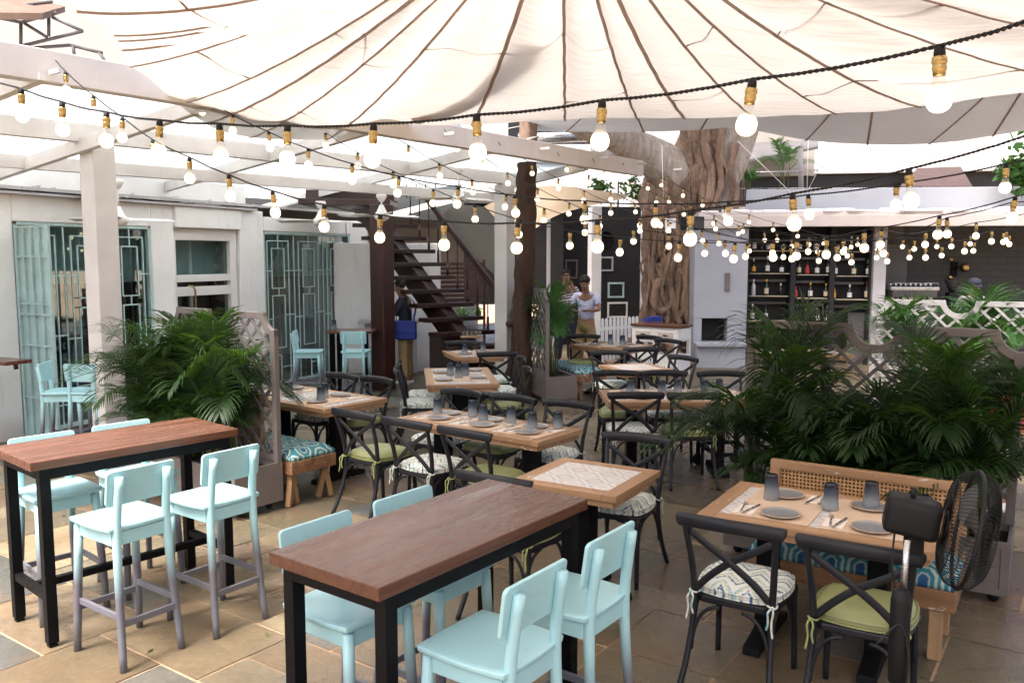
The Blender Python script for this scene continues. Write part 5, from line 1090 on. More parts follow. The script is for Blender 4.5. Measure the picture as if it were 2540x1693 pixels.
# ------------------------------------------------------------ trellis planters
def planter(label, loc, deg, L, mat, secs=2, side=1, boards=True, top=1.64):
    """box along x with a lattice standing on its side*y edge"""
    t = thing('trellis_planter', label, 'planter', loc, rad(deg), 'trellis planters dividing the courtyard'); D = .45; H = .40; z0 = .07
    m = MB()
    for s in (-1, 1): m.box((0, s*(D/2-.012), z0+(H-z0)/2), (L, .024, H-z0))
    for s in (-1, 1): m.box((s*(L/2-.012), 0, z0+(H-z0)/2), (.024, D-.048, H-z0))
    if boards:
        for s in (-1, 1):
            for k in range(1, 4): m.box((0, s*(D/2+.0015), z0+(H-z0)*k/4+.035), (L-.1, .006, .065))
            m.box((0, s*(D/2+.004), H-.02), (L, .01, .04)); m.box((0, s*(D/2+.004), z0+.02), (L, .01, .04))
            for q in (-1, 1): m.box((q*(L/2-.025), s*(D/2+.004), z0+(H-z0)/2), (.05, .0101, H-z0-.08))
    m.box((0, 0, z0+.012), (L-.05, D-.05, .02)); m.build('box', mat, t, .004)
    m = MB(); m.box((0, 0, H-.06), (L-.05, D-.05, .02)); m.build('soil', 'soil', t)
    for sx in (-1, 1):
        for sy in (-1, 1):
            m = MB(); m.lathe([(.03, -.012), (.034, 0), (.03, .012)], 12, (sx*(L/2-.08), sy*(D/2-.08), .034), Matrix.Rotation(rad(90), 3, 'X')); m.box((sx*(L/2-.08), sy*(D/2-.08), .058), (.04, .03, .03)); m.build('castor', 'rubber', t)
    y = side*(D/2-.02); SW_ = L/secs; fr = MB(); lat = MB(); r0 = .14; fw = .055
    for k in range(secs):
        x0 = -L/2+k*SW_; x1 = x0+SW_
        if k == 0: fr.box((x0+fw/2, y, (H+top-r0)/2), (fw, .046, top-r0-H))
        if k == secs-1: fr.box((x1-fw/2, y, (H+top-r0)/2), (fw, .046, top-r0-H))
        nL = r0+.01; fr.box(((x0+x1)/2, y, top-fw/2), (SW_-2*nL, .045, fw)); fr.box(((x0+x1)/2, y, H+.03), (SW_-2*fw if secs == 1 else SW_-fw, .036, .05))
        for (cx_, sg_) in ((x0, 1), (x1, -1)):
            P = []; Q = []
            for g in range(9):
                a = rad(90*g/8); P.append((cx_+sg_*(r0*math.cos(a)), top-r0*math.sin(a))); Q.append((cx_+sg_*((r0+fw)*math.cos(a)), top-(r0+fw)*math.sin(a)))
            poly = P+Q[::-1]
            fr.prism(poly if sg_ < 0 else poly[::-1], -.02, .02, Matrix(((1, 0, 0), (0, 0, 1), (0, 1, 0))))
            o_ = len(fr.v)-2*len(poly)
            for i in range(o_, len(fr.v)): fr.v[i] = (fr.v[i][0], fr.v[i][1]+y, fr.v[i][2])
            if sg_ > 0 and k == 0: pass
            fr.box((cx_+sg_*fw*.25, y, top-r0-.02), (fw*.5, .039, .05))
    stp = .165; zlo, zhi = H+.05, top-.04
    for s_ in (-1, 1):
        x = -L/2-(zhi-zlo)
        while x < L/2+(zhi-zlo):
            xa, za = x, zlo if s_ > 0 else zhi; ex = x+(zhi-zlo); ez = zhi if s_ > 0 else zlo
            t0 = max(0, (-L/2+.05-xa)/(ex-xa)); t1 = min(1, (L/2-.05-xa)/(ex-xa))
            if t1 > t0+.05:
                A_ = Vector((xa+(ex-xa)*t0, y+s_*.009, za+(ez-za)*t0)); B_ = Vector((xa+(ex-xa)*t1, y+s_*.009, za+(ez-za)*t1))
                def ok(p):
                    f = ((p.x+L/2) % SW_); e = min(f, SW_-f); return not (p.z > top-r0 and math.hypot(e, p.z-top) < r0+.03)
                n_ = 24; run = None
                for g in range(n_+1):
                    p = A_.lerp(B_, g/n_)
                    if ok(p):
                        if run is None: run = p
                        last = p
                    if (not ok(p) or g == n_) and run is not None:
                        if (last-run).length > .05: lat.bar(run, last, .026, .014, (0, 1, 0))
                        run = None
            x += stp
    fr.build('trellis_frame', mat, t, .003); lat.build('lattice', mat, t)
    return t
# left planter: the near right corner sits at the end of the boards
pl0 = at(650, 1167); vA = 143; dv = rot2(rad(vA), 1, 0); du = rot2(rad(vA-90), 1, 0)
PLc = (pl0.x+dv[0]*.78-du[0]*.225, pl0.y+dv[1]*.78-du[1]*.225)
planter('grey brown trellis planter with palms behind the left bar table', (PLc[0], PLc[1], 0), vA, 1.56, 'planter', 2, -1)
pc0 = at(1255, 930); vC = 106; dv = rot2(rad(vC), 1, 0); du = rot2(rad(vC-90), 1, 0); PCc = (pc0.x+dv[0]*.78+du[0]*.225, pc0.y+dv[1]*.78+du[1]*.225)
planter('grey trellis planter at the foot of the slim tree', (PCc[0], PCc[1], 0), vC, 1.56, 'planter', 2, 1)
vR = -33; e1 = rot2(rad(vR), 1, 0); e2 = rot2(rad(vR+90), 1, 0); PRm = Vector((2.47, 5.73, 0)); PRc = (PRm.x-e2[0]*.205, PRm.y-e2[1]*.205)
planter('long trellis planter full of palms behind the cane bench', (PRc[0], PRc[1], 0), vR, 1.75, 'planter', 2, 1)
PBc = (4.80, 9.05); planter('pale trellis planter furthest right in front of the coffee bar', (PBc[0], PBc[1], 0), -28, 1.72, 'planter_l', 2, -1)


# ------------------------------------------------------------ palms
def palm(label, loc, nf, H, spread, seed, mat='palm', tall=0, group='areca palms in the planters', lean=None):
    rr = random.Random(seed); t = thing('areca_palm', label, 'palm', loc, rr.uniform(0, 6.28), group); st_ = MB()
    for f in range(nf):
        az = f*2.399+rr.uniform(-.4, .4)
        if lean is not None and rr.random() < .45: az = lean-t.rotation_euler.z+rr.uniform(-.9, .9)
        el = rr.uniform(.30, 1.0); h0 = H*rr.uniform(.28, .48); L = H*rr.uniform(.52, .72)*(.8+.2*el); out = spread*(1.08-el*.72)*rr.uniform(.8, 1.15)
        d = Vector((math.cos(az), math.sin(az), 0)); b0 = Vector((rr.uniform(-.07, .07), rr.uniform(-.07, .07), 0)); b1 = b0+d*out*.14+Vector((0, 0, h0))
        top = b1+d*out*.36+Vector((0, 0, L*(.40+.38*el))); tip = b1+d*out*1.02+Vector((0, 0, L*(.98*el-.22)))
        st_.tube(bez(b0, b0+Vector((0, 0, h0*.6)), b1, 4), [.014, .012, .010, .009, .008], 6)
        C = bez(b1, top, tip, 32); m = MB(); m.tube(C, [.006-.004*i/32 for i in range(33)], 5); vee = rr.uniform(.2, .6); nb = rr.uniform(.9, 1.1)
        for i in range(4, 33):
            tg = (C[min(i+1, 32)]-C[i-1]).normalized(); sd_ = tg.cross(Vector((0, 0, 1))); sd_ = sd_.normalized() if sd_.length > .05 else Vector((1, 0, 0)); upv = sd_.cross(tg).normalized()
            prog = (i-4)/28; ll = (.13+.23*math.sin(math.pi*min(1, prog*.80+.20))**.8)*nb*(H/1.4)**.5
            for rep in (0,):
                base = C[i]
                for s in (-1, 1):
                    if rr.random() < .04: continue
                    l2 = ll*rr.uniform(.85, 1.1); wd = .0088*rr.uniform(.75, 1.15)
                    dr = (sd_*s*(1.0-.45*prog)+tg*(.55+.75*prog)+upv*(vee+rr.uniform(-.08, .08))).normalized(); dq = (dr+Vector((0, 0, -rr.uniform(.25, .6)))).normalized()
                    p1 = base+dr*l2*.45; p2 = p1+dq*l2*.32; p3 = p2+(dq+Vector((0, 0, -rr.uniform(.3, .6)))).normalized()*l2*.30; nx = dr.cross(upv).normalized()
                    m.add([base-nx*wd*.3, base+nx*wd*.3, p1+nx*wd, p1-nx*wd, p2+nx*wd*.7, p2-nx*wd*.7, p3], [(0, 1, 2, 3), (3, 2, 4, 5), (5, 4, 6)], True)
        m.build('frond', mat, t)
    st_.build('stems', 'stem', t); return t
def along(c, deg, x, y=0): o = rot2(rad(deg), x, y); return (c[0]+o[0], c[1]+o[1], .34)
palm('leafy palm at the near end of the left planter', along(PLc, vA, -.46, .03), 8, 1.10, .5, 1)
palm('dense palm second from the near end in the left planter', along(PLc, vA, -.14, .02), 14, 1.48, .66, 2)
palm('palm third along in the left planter with drooping fronds', along(PLc, vA, .28, .04), 15, 1.38, .8, 3)
palm('palm at the far end of the left planter touching the tall post', along(PLc, vA, .66, .05), 14, 1.25, .85, 4)
palm('bright palm in the centre planter right of the slim tree', along(PCc, vC, -.30, -.03), 10, 1.42, .50, 5, 'palm_bright')
palm('palm at the back of the centre planter before the two people', along(PCc, vC, .35, -.05), 8, 1.2, .5, 6, 'palm_bright')
palm('tallest palm at the left end of the right planter', along(PRc, vR, -.48, -.04), 8, 1.72, .46, 7, 'palm')
palm('low palm arching left over the right long table', along(PRc, vR, -.72, -.08), 8, 1.2, .85, 8, 'palm', lean=math.pi)
palm('palm second in the right planter behind the cane bench', along(PRc, vR, -.30, -.10), 14, .95, .62, 9)
palm('palm in the middle of the right planter behind the cane bench', along(PRc, vR, .08, -.10), 14, 1.10, .64, 10)
palm('palm fourth along in the right planter near the fan', along(PRc, vR, .40, -.10), 14, 1.36, .68, 11)
palm('palm at the right end of the right planter', along(PRc, vR, .72, -.08), 14, 1.22, .68, 12)
palm('bright palm at the left end of the coffee bar planter', along(PBc, -28, -.55), 8, 1.45, .6, 13, 'palm_bright')
palm('bright palm in the middle of the coffee bar planter', along(PBc, -28, .0), 8, 1.4, .65, 14, 'palm_bright')
palm('bright palm at the right end of the coffee bar planter', along(PBc, -28, .6), 8, 1.5, .65, 15, 'palm_bright')
for k_, (x_, h_, s_, l_) in enumerate(((-.42, .72, .62, 'low bushy palm at the foot of the tallest palm'), (-.05, .75, .66, 'low bushy palm hanging over the left end of the cane back'), (.25, .8, .66, 'low bushy palm above the middle of the cane back'), (.58, .8, .62, 'low bushy palm hanging behind the fan head'))):
    palm(l_+' in the right planter', along(PRc, vR, x_, -.12), 13, h_, s_*.85, 40+k_)
for k_, (x_, h_, l_) in enumerate(((-.3, .75, 'low bushy palm near the viewer'), (.1, .7, 'low bushy palm midway along'), (.5, .75, 'low bushy palm toward the tall post'))):
    palm(l_+' in the left planter', along(PLc, vA, x_, .10), 12, h_, .6, 50+k_)
c = aY(1800, 430, 19.6); palm('airy palm standing on the balcony above the bar', (c.x, c.y, c.z-.1), 7, 1.25, .8, 16, 'palm_bright', group='balcony palms')
palm('bright palm before the capped person in the coffee bar planter', along(PBc, -28, .32), 10, 1.65, .5, 18, 'palm_bright')
c = aY(1720, 430, 19.0); palm('small palm on the balcony beside the banyan', (c.x, c.y, c.z-.2), 7, .75, .5, 17, 'palm_bright', group='balcony palms')

# fallen leaves on the stone
m = MB(); rl = random.Random(4)
for k in range(110):
    x, y = rl.uniform(-4, 4.5), rl.uniform(2.6, 11); a = rl.uniform(0, 6.28); L_ = rl.uniform(.012, .035); u = Vector((math.cos(a), math.sin(a), rl.uniform(-.1, .2)))*L_; v_ = Vector((-math.sin(a), math.cos(a), 0))*L_*.35; c = Vector((x, y, .006))
    m.add([c-u, c+v_, c+u, c-v_+Vector((0, 0, .004))], [(0, 1, 2, 3)])
o = m.build('fallen_leaves', 'stem'); tag(o, 'tiny dry leaves scattered over the stone floor', 'leaves', kind='stuff')

p = aY(767, 750, 13.0); PW['tumbler'].put((p.x, p.y, wa.z+.002), 0, 'dark tumbler standing on the high table joined to the stair post', 'tumblers on the stair post table')
tr_ = thing('serving_trolley', 'black trolley frame with small wheels half hidden behind the palm leaflets', 'trolley', (2.12, 8.2, 0), rad(8))
m = MB()
for sx in (-1, 1):
    for sy in (-1, 1): m.box((sx*.2, sy*.26, .36), (.035, .035, .56))
for sy in (-1, 1): m.box((0, sy*.26, .22), (.365, .034, .034)); m.box((0, sy*.26, .60), (.365, .034, .034))
for sx in (-1, 1): m.box((sx*.2, 0, .22), (.034, .485, .034)); m.box((sx*.2, 0, .60), (.034, .485, .034))
m.build('frame', 'black', tr_, .003)
for sx in (-1, 1):
    for sy in (-1, 1): m = MB(); m.lathe([(.03, -.016), (.056, -.014), (.056, .014), (.03, .016)], 16, (sx*.2, sy*.26, .056), Matrix.Rotation(rad(90), 3, 'X')); m.build('wheel', 'rubber', tr_)
# ------------------------------------------------------------ festoon strings: photo pixels (2540 wide) and distance of each socket along the cord
def bulb_meshes():
    a = MB(); a.lathe([(.004, .004), (.012, 0), (.0135, -.012), (.0135, -.022)], 12)
    c = MB(); c.lathe([(.0150, -.020), (.0175, -.025), (.0175, -.036), (.0150, -.040), (.0165, -.044), (.0165, -.052), (.0145, -.056), (.0145, -.066)], 14)
    n = MB(); n.lathe([(.0138, -.064), (.0142, -.080), (.0165, -.090), (.0215, -.099)], 14, cap=False)
    g = MB(); g.lathe([(.0212, -.0985), (.0262, -.106), (.0295, -.116), (.030, -.125), (.0275, -.1375), (.021, -.147), (.012, -.1525), (.0, -.1545)], 16, cap=False)
    o = []
    for nm, b, mt in (('socket_cap', a, 'rubber'), ('socket', c, 'brass'), ('bulb_neck', n, 'clear'), ('bulb', g, 'lamp')):
        q = b.build(nm, mt); o.append((nm, q.data)); bpy.data.objects.remove(q)
    return o
BM = bulb_meshes(); rs_ = random.Random(77)
def S2D(x, y, Y): return aY(x/K, y/K, Y)
def string(label, pts, twist=False, ends=(1, 1), hook=True):
    """pts: (x, y, distance, has a bulb)"""
    t = thing('string_light', label, 'string lights', (0, 0, 0), 0, 'festoon strings across the courtyard')
    P = [S2D(p[0], p[1], p[2]) for p in pts]; line = []
    for i in range(len(P)-1):
        n = max(2, int((P[i+1]-P[i]).length/.12))
        for k in range(n): f = k/n; q = P[i].lerp(P[i+1], f); line.append(q-Vector((0, 0, .018*(P[i+1]-P[i]).length*4*f*(1-f))))
    line.append(P[-1]); m = MB()
    if twist:
        D_ = [0]
        for a, b in zip(line, line[1:]): D_.append(D_[-1]+(b-a).length)
        for ph in (0, math.pi):
            H_ = []; s = 0; i = 0
            while s < D_[-1]:
                while D_[i+1] < s: i += 1
                q = line[i].lerp(line[i+1], (s-D_[i])/(D_[i+1]-D_[i])); d = (line[i+1]-line[i]).normalized(); x = d.cross(Vector((0, 0, 1))).normalized(); z = x.cross(d); a = s/.034*2*math.pi+ph
                H_.append(q+x*.0030*math.cos(a)+z*.0030*math.sin(a)); s += .0058
            m.tube(H_, .0031, 5)
    else: m.tube(line, .0042, 5)
    m.build('cord', 'cord', t)
    for i, (x, y, Y, bl) in enumerate(pts):
        if not bl: continue
        a = rs_.uniform(0, 6.28); tl_ = rs_.uniform(0, .14); rot = Matrix.Rotation(tl_, 4, Vector((math.cos(a), math.sin(a), 0)))
        s = bpy.data.objects.new('socket', BM[1][1]); COL.objects.link(s); s.parent = t; s.matrix_local = Matrix.Translation(P[i]-Vector((0, 0, .004))) @ rot
        for nm, me in (BM[0], BM[2], BM[3]): o = bpy.data.objects.new(nm, me); COL.objects.link(o); o.parent = s
def crop(ox, oy, sc, L): return [(ox+x/sc, oy+y/sc, Y, b) for x, y, Y, b in L]
A_c, B_c, C_c = (0, 0, 2.768), (846, 0, 2.768), (1690, 0, 2.768)
Z1, Z2, Z3, Z4, Z5 = (600, 260, 4.356), (1050, 300, 4.611), (1450, 340, 4.611), (1800, 360, 4.9), (2140, 360, 4.9)
def dd(dia, sc=4.9): return 2100*.06/(dia/sc/1.07)
def at_b(x, y, dia, sc=4.9, o=(0, 0)):    # a bulb centre seen with that diameter: its socket sits .122 m higher
    Y = dd(dia, sc); return (x, y-.122*2100/Y*sc, Y, 1)
def hooky(x, y):   # where a hook on the fascia is
    q = on_plane(x/K, y/K, f0-fn2*.16, fn2); return (x, y, q.y, 0)
string('nearest thick twisted string of bulbs sweeping from the top right corner to the left edge',
       [(2620, 28, 1.8, 0), (2331, 114, 2.1, 1), (1867, 197, 2.45, 1), (1494, 249, 2.75, 1), (1182, 285, 2.95, 1), (927, 307, 3.12, 1), (713, 312, 3.3, 1), (544, 307, 3.45, 1), (396, 298, 3.6, 1), (264, 278, 3.8, 1), (154, 253, 4.0, 1), (52, 220, 4.15, 1), (-90, 172, 4.35, 0)], True)
string('string from the leftmost fascia hook dipping past the stairs and rising to the right edge', [hooky(138, 150)]+crop(*A_c, [(450, 490, 5.8, 1), (640, 655, 5.6, 1), (840, 805, 5.45, 1), (1050, 960, 5.3, 1), (1300, 1080, 5.2, 1), (1570, 1200, 5.1, 1), (1870, 1310, 5.0, 1)])+
       [(804, 508, 4.95, 1), (943, 533, 4.8, 1), (1101, 548, 4.55, 1), (1284, 553, 4.35, 1), (1482, 546, 4.1, 1), (1713, 522, 3.8, 1), (1966, 480, 3.6, 1), (2254, 419, 3.4, 1), (2600, 318, 3.1, 0)], True)
string('string from the second fascia hook crossing just under the wide twisted one', [hooky(466, 211)]+crop(*A_c, [(1385, 660, 7.2, 1), (1600, 790, 7.05, 1), (1845, 905, 6.9, 1), (2115, 1020, 6.75, 1)])+
       [(873, 406, 6.6, 1), (990, 437, 6.45, 1), (1137, 463, 6.3, 1), (1277, 484, 6.15, 1), (1451, 498, 5.9, 1), (1626, 505, 5.7, 1), (1808, 500, 5.6, 1), (2005, 483, 5.4, 1), (2224, 455, 5.1, 1), (2496, 406, 4.6, 1), (2600, 384, 4.5, 0)], True)
string('string from the third fascia hook hanging lowest before the banyan and the bar', [hooky(703, 248)]+[(731, 275, 8.6, 1), (807, 328, 8.4, 1), (887, 378, 8.2, 1), (975, 424, 8.0, 1), (1075, 469, 7.8, 1), (1178, 508, 7.6, 1), (1291, 545, 7.3, 1), (1414, 571, 7.1, 1), (1539, 587, 6.9, 1)]+
       crop(*Z3, [(1085, 1190, 6.6, 1)])+crop(*Z4, [(115, 1180, 6.5, 1), (565, 1160, 6.5, 1), (865, 1140, 6.4, 1), (1228, 1120, 6.3, 1), (1685, 1030, 6.0, 1)])+crop(*Z5, [(935, 855, 5.7, 1), (1855, 625, 5.2, 1), (2150, 540, 5.0, 0)]))
string('string emerging behind the cream cloth left of the slim tree', [(920, 297, 9.3, 0), (941, 314, 9.2, 1), (1013, 360, 9.0, 1), (1089, 405, 8.9, 1), (1170, 445, 8.8, 1), (1256, 482, 8.7, 1), (1350, 516, 8.6, 1), (1451, 545, 8.5, 1), (1571, 566, 8.4, 1)]+
       crop(*Z3, [(960, 1100, 8.4, 1), (1395, 1180, 8.3, 1), (1605, 1180, 8.2, 1)])+crop(*Z4, [at_b(260, 1345, 80), at_b(790, 1375, 80), at_b(1340, 1362, 82), at_b(1920, 1308, 86)])+crop(*Z5, [at_b(1025, 1070, 100), at_b(1825, 895, 108), (2150, 640, 5.6, 0)]))
string('string from the hook above the slim tree down to the coffee bar', [hooky(1102, 322), (1132, 344, 10.4, 1), (1196, 387, 10.3, 1), (1259, 428, 10.2, 1), (1334, 467, 10.1, 1), (1412, 503, 10.0, 1), (1488, 534, 10.0, 1), (1587, 545, 10.0, 1)]+
       crop(*Z3, [at_b(955, 1065, 62, 4.6), at_b(1540, 1210, 60, 4.6)])+crop(*Z4, [at_b(695, 1355, 64), at_b(1122, 1400, 66), at_b(1537, 1418, 67)])+crop(*Z5, [at_b(303, 1405, 68), at_b(763, 1360, 70), at_b(1245, 1282, 72), at_b(1570, 1162, 72), (2100, 960, 8.6, 0)]))
string('string starting where the fascia crosses the slim tree and ending beside the brick wall', [hooky(1236, 352), (1265, 372, 11.4, 1), (1320, 406, 11.3, 1), (1385, 443, 11.2, 1), (1449, 473, 11.0, 1), (1515, 503, 10.8, 1), (1587, 534, 10.6, 1)]+
       crop(*Z3, [(870, 890, 10.4, 1), (1340, 1065, 10.2, 1)])+crop(*Z4, [at_b(560, 1300, 72), at_b(992, 1288, 72), at_b(1425, 1290, 74), at_b(1900, 1200, 100)])+crop(*Z5, [at_b(770, 1200, 82), at_b(1380, 1095, 82), (2100, 800, 7.5, 0)]))
string('thin distant string from the hook right of the slim tree to the brick wall', [hooky(1382, 378), (1406, 399, 12.3, 1), (1460, 434, 12.3, 1), (1515, 472, 12.3, 1), (1575, 504, 12.3, 1), (1639, 534, 12.3, 1)]+
       crop(*Z3, [(1500, 950, 12.3, 1)])+crop(*Z4, [at_b(290, 1280, 54), at_b(795, 1225, 55), at_b(1130, 1290, 56), at_b(1490, 1340, 58), at_b(1848, 1362, 60)])+crop(*Z5, [at_b(570, 1360, 62), at_b(967, 1335, 62), at_b(1363, 1278, 62), at_b(1782, 1197, 64), (2150, 940, 9.8, 0)]))
string('thin distant string from the fourth hook crossing the banyan at mid height', [hooky(1470, 394), (1499, 417, 13.2, 1), (1563, 448, 13.2, 1), (1628, 482, 13.2, 1), (1697, 511, 13.2, 1), (1771, 534, 13.2, 1), (1832, 559, 13.0, 1)]+
       crop(*Z4, [at_b(470, 1150, 51), at_b(1012, 1205, 51), at_b(1440, 1250, 54), at_b(1850, 1260, 58)])+crop(*Z5, [at_b(630, 1255, 61), at_b(1087, 1225, 64), at_b(1715, 1170, 66), (2150, 990, 9.5, 0)]))
string('thin distant string near the end of the fascia meeting the bar roof', [hooky(1545, 404), (1558, 416, 13.8, 1), (1607, 448, 13.8, 1), (1659, 481, 13.8, 1), (1713, 508, 13.8, 1)]+
       crop(*Z4, [at_b(220, 1045, 50), at_b(622, 1150, 50)])+crop(*Z5, [at_b(-60, 1200, 52), at_b(495, 1230, 54), at_b(905, 1225, 55), at_b(1310, 1195, 56), at_b(1750, 1145, 56), (2150, 990, 11, 0)]))
string('farthest thin string from the banyan limb along the bar roof edge', [(1628, 422, 14.2, 0), (1641, 440, 14.2, 1), (1694, 466, 14.2, 1), (1743, 490, 14.2, 1), (1797, 516, 14.2, 1), (1858, 532, 14.2, 1), (1918, 551, 14.0, 1), (1979, 566, 13.8, 1), (2043, 584, 13.4, 1), (2112, 592, 13.0, 1), (2250, 588, 12.6, 0)])
# white guy ropes
for a, e, l in (((1165, 338, 16), (1545, 262, 14), 'white guy rope slanting up from the slim tree to the banyan limb'), ((1830, 350, 15), (1985, 500, 15), 'white guy rope slanting from the banyan fork over the balcony palm'), ((2072, 340, 15), (2005, 470, 15.2), 'white guy rope slanting left down to the parapet'), ((2005, 340, 15), (2002, 470, 15), 'upright white guy rope ending at the parapet'), ((1642, 360, 14), (1645, 490, 14), 'upright white guy rope in front of the banyan limb')):
    m = MB(); m.tube([S2D(*a), S2D(*e)], .006, 5); o = m.build('guy_rope', 'white_paint'); tag(o, l, 'rope', 'white guy ropes')

# ------------------------------------------------------------ pedestal fan
FX, FY = 1.50, 3.15
pf = thing('pedestal_fan', 'black pedestal fan beside the olive cushioned chair at the right', 'fan', (FX, FY, 0), 0)
hc = aY(2222, 1216, 3.22); HC = Vector((hc.x-FX, hc.y-FY, hc.z)); n_ = Vector((.93, -.36, -.17)).normalized(); RM = n_.to_track_quat('Z', 'Y').to_matrix()
m = MB(); m.tube([(0, 0, .02), (0, 0, .46)], .016, 12); m.build('pole', 'steel', pf); m = MB(); m.tube([(.005, .0, .80), (.02, .01, HC.z-.02)], .0125, 12); m.build('upper_pole', 'steel', pf)
m = MB(); m.lathe([(.022, .44), (.034, .46), (.038, .60), (.037, .78), (.030, .82), (.018, .83)], 16); m.build('height_sleeve', 'rubber', pf)
m = MB(); m.lathe([(.21, 0), (.21, .02), (.05, .05), (.03, .10)], 28); m.build('base', 'rubber', pf)
m = MB(); m.lathe([(.03, .36), (.036, .38), (.03, .42)], 12); m.tube([(0, .03, .39), (0, .07, .40)], .009, 8); m.build('clamp', 'steel', pf)
m = MB(); mb = MB(); c0 = HC-n_*.10
pl = rrect(.145, .15, .028, 4); sc_ = [(-.20, .80), (-.196, .92), (-.18, 1.0), (-.03, 1.0), (-.005, .92)]; vs = []
for q, k in sc_:
    for x, y in pl: vs.append(c0+n_*q+RM @ Vector((x*k, y*k, 0)))
nn = len(pl); m.add(vs, [(i*nn+k, i*nn+(k+1) % nn, (i+1)*nn+(k+1) % nn, (i+1)*nn+k) for i in range(len(sc_)-1) for k in range(nn)]+[tuple(range(nn-1, -1, -1)), tuple((len(sc_)-1)*nn+k for k in range(nn))], True); m.box(tuple(c0-n_*.09+Vector((0, 0, -.10))), (.06, .05, .09)); m.tube([c0-n_*.10+Vector((0, 0, .07)), c0-n_*.10+Vector((0, 0, .115))], .010, 8); m.build('motor_housing', 'rubber', pf)
RG = .232; m = MB()
def gp(r, a, d): return HC+n_*d+RM @ Vector((r*math.cos(a), r*math.sin(a), 0))
m.tube([gp(RG, k*2*math.pi/48, 0) for k in range(49)], .0085, 8); m.build('rim', 'rubber', pf)
for nm, sg_ in (('rear_guard', -1), ('front_guard', 1)):
    m = MB(); prf = [(.05, .075), (.12, .078), (.19, .068), (.222, .042), (RG, .004)]
    for k in range(84):
        a = k*2*math.pi/84; m.tube([gp(r, a+.25*(1-r/RG)*sg_, d*sg_*(1.0 if sg_ > 0 else 1.0)) for r, d in prf], .00135, 4)
    for r, d in ((.12, .079), (.185, .071)): m.tube([gp(r, k*2*math.pi/40, d*sg_) for k in range(41)], .002, 4)
    m.lathe([(.0, .072), (.055, .074), (.055, .082), (.0, .085)], 20, tuple(HC), RM @ Matrix.Diagonal((1, 1, sg_))); m.build(nm, 'rubber', pf)
for k in range(3):
    m = MB(); a0 = k*2*math.pi/3+.5; vs = []; fs_ = []
    for i in range(7):
        f = i/6; r = .03+.175*f; hw = .30*(1-.25*f)+.25*math.sin(math.pi*f)
        for j in range(5): g = -1+j/2; vs.append(gp(r, a0+g*hw+.2*f, .022*g*(1-.3*f)))
    m.add(vs, [(i*5+j, i*5+j+1, (i+1)*5+j+1, (i+1)*5+j) for i in range(6) for j in range(4)], True); m.build('blade', 'dark_grey', pf)
m = MB(); m.tube(spline([c0-n_*.16+Vector((0, 0, -.06)), c0-n_*.17+Vector((0, -.01, -.22)), c0-n_*.15+Vector((.0, -.03, -.42)), Vector((-.10, -.03, .62)), Vector((-.015, -.035, .70)), Vector((.02, -.04, .55)), Vector((.01, -.03, .3)), Vector((.03, -.02, .03))], 8), .004, 6); m.build('power_cord', 'cord', pf)

# ------------------------------------------------------------ people (skeletons grown with the Skin modifier)
def skin_obj(name, mat, parent, verts, edges, sub=2):
    """verts: name -> (x, y, z, radius)"""
    ks = list(verts); me = bpy.data.meshes.new(name); me.from_pydata([verts[k][:3] for k in ks], [(ks.index(a), ks.index(b)) for a, b in edges], []); me.materials.append(M[mat])
    o = bpy.data.objects.new(name, me); COL.objects.link(o); o.parent = parent
    md = o.modifiers.new('skin', 'SKIN'); md.use_smooth_shade = True; md.branch_smoothing = .4
    lay = me.skin_vertices[0] if me.skin_vertices else None
    for i, k in enumerate(ks):
        r = verts[k][3]; r = r if isinstance(r, tuple) else (r, r); lay.data[i].radius = r; lay.data[i].use_root = (i == 0)
    s = o.modifiers.new('subd', 'SUBSURF'); s.levels = sub; s.render_levels = sub; return o
def hand(v, e, wrist, tip, side):
    """palm, four bent fingers of unequal length and a thumb leaving the palm's side"""
    w_ = Vector(v[wrist][:3]); d = (Vector(tip)-w_).normalized(); x = d.cross(Vector(side)).normalized(); pm_ = w_+d*.05; v[wrist+'p'] = (*pm_, .026); e.append((wrist, wrist+'p'))
    for k, (o_, L) in enumerate(((-.030, .062), (-.010, .074), (.011, .070), (.030, .054))):
        a = pm_+x*o_*.8+d*.03; b = a+d*L*.5; c = b+(d*.7+Vector(side)*.6).normalized()*L*.5
        for n_, p, r in (('a', a, .0095), ('b', b, .0088), ('c', c, .0075)): v[f'{wrist}f{k}{n_}'] = (*p, r)
        e += [(wrist+'p', f'{wrist}f{k}a'), (f'{wrist}f{k}a', f'{wrist}f{k}b'), (f'{wrist}f{k}b', f'{wrist}f{k}c')]
    a = pm_-x*.034-d*.012; b = a-x*.012+d*.035+Vector(side)*.01; v[wrist+'ta'] = (*a, .011); v[wrist+'tb'] = (*b, .0085); e += [(wrist+'p', wrist+'ta'), (wrist+'ta', wrist+'tb')]
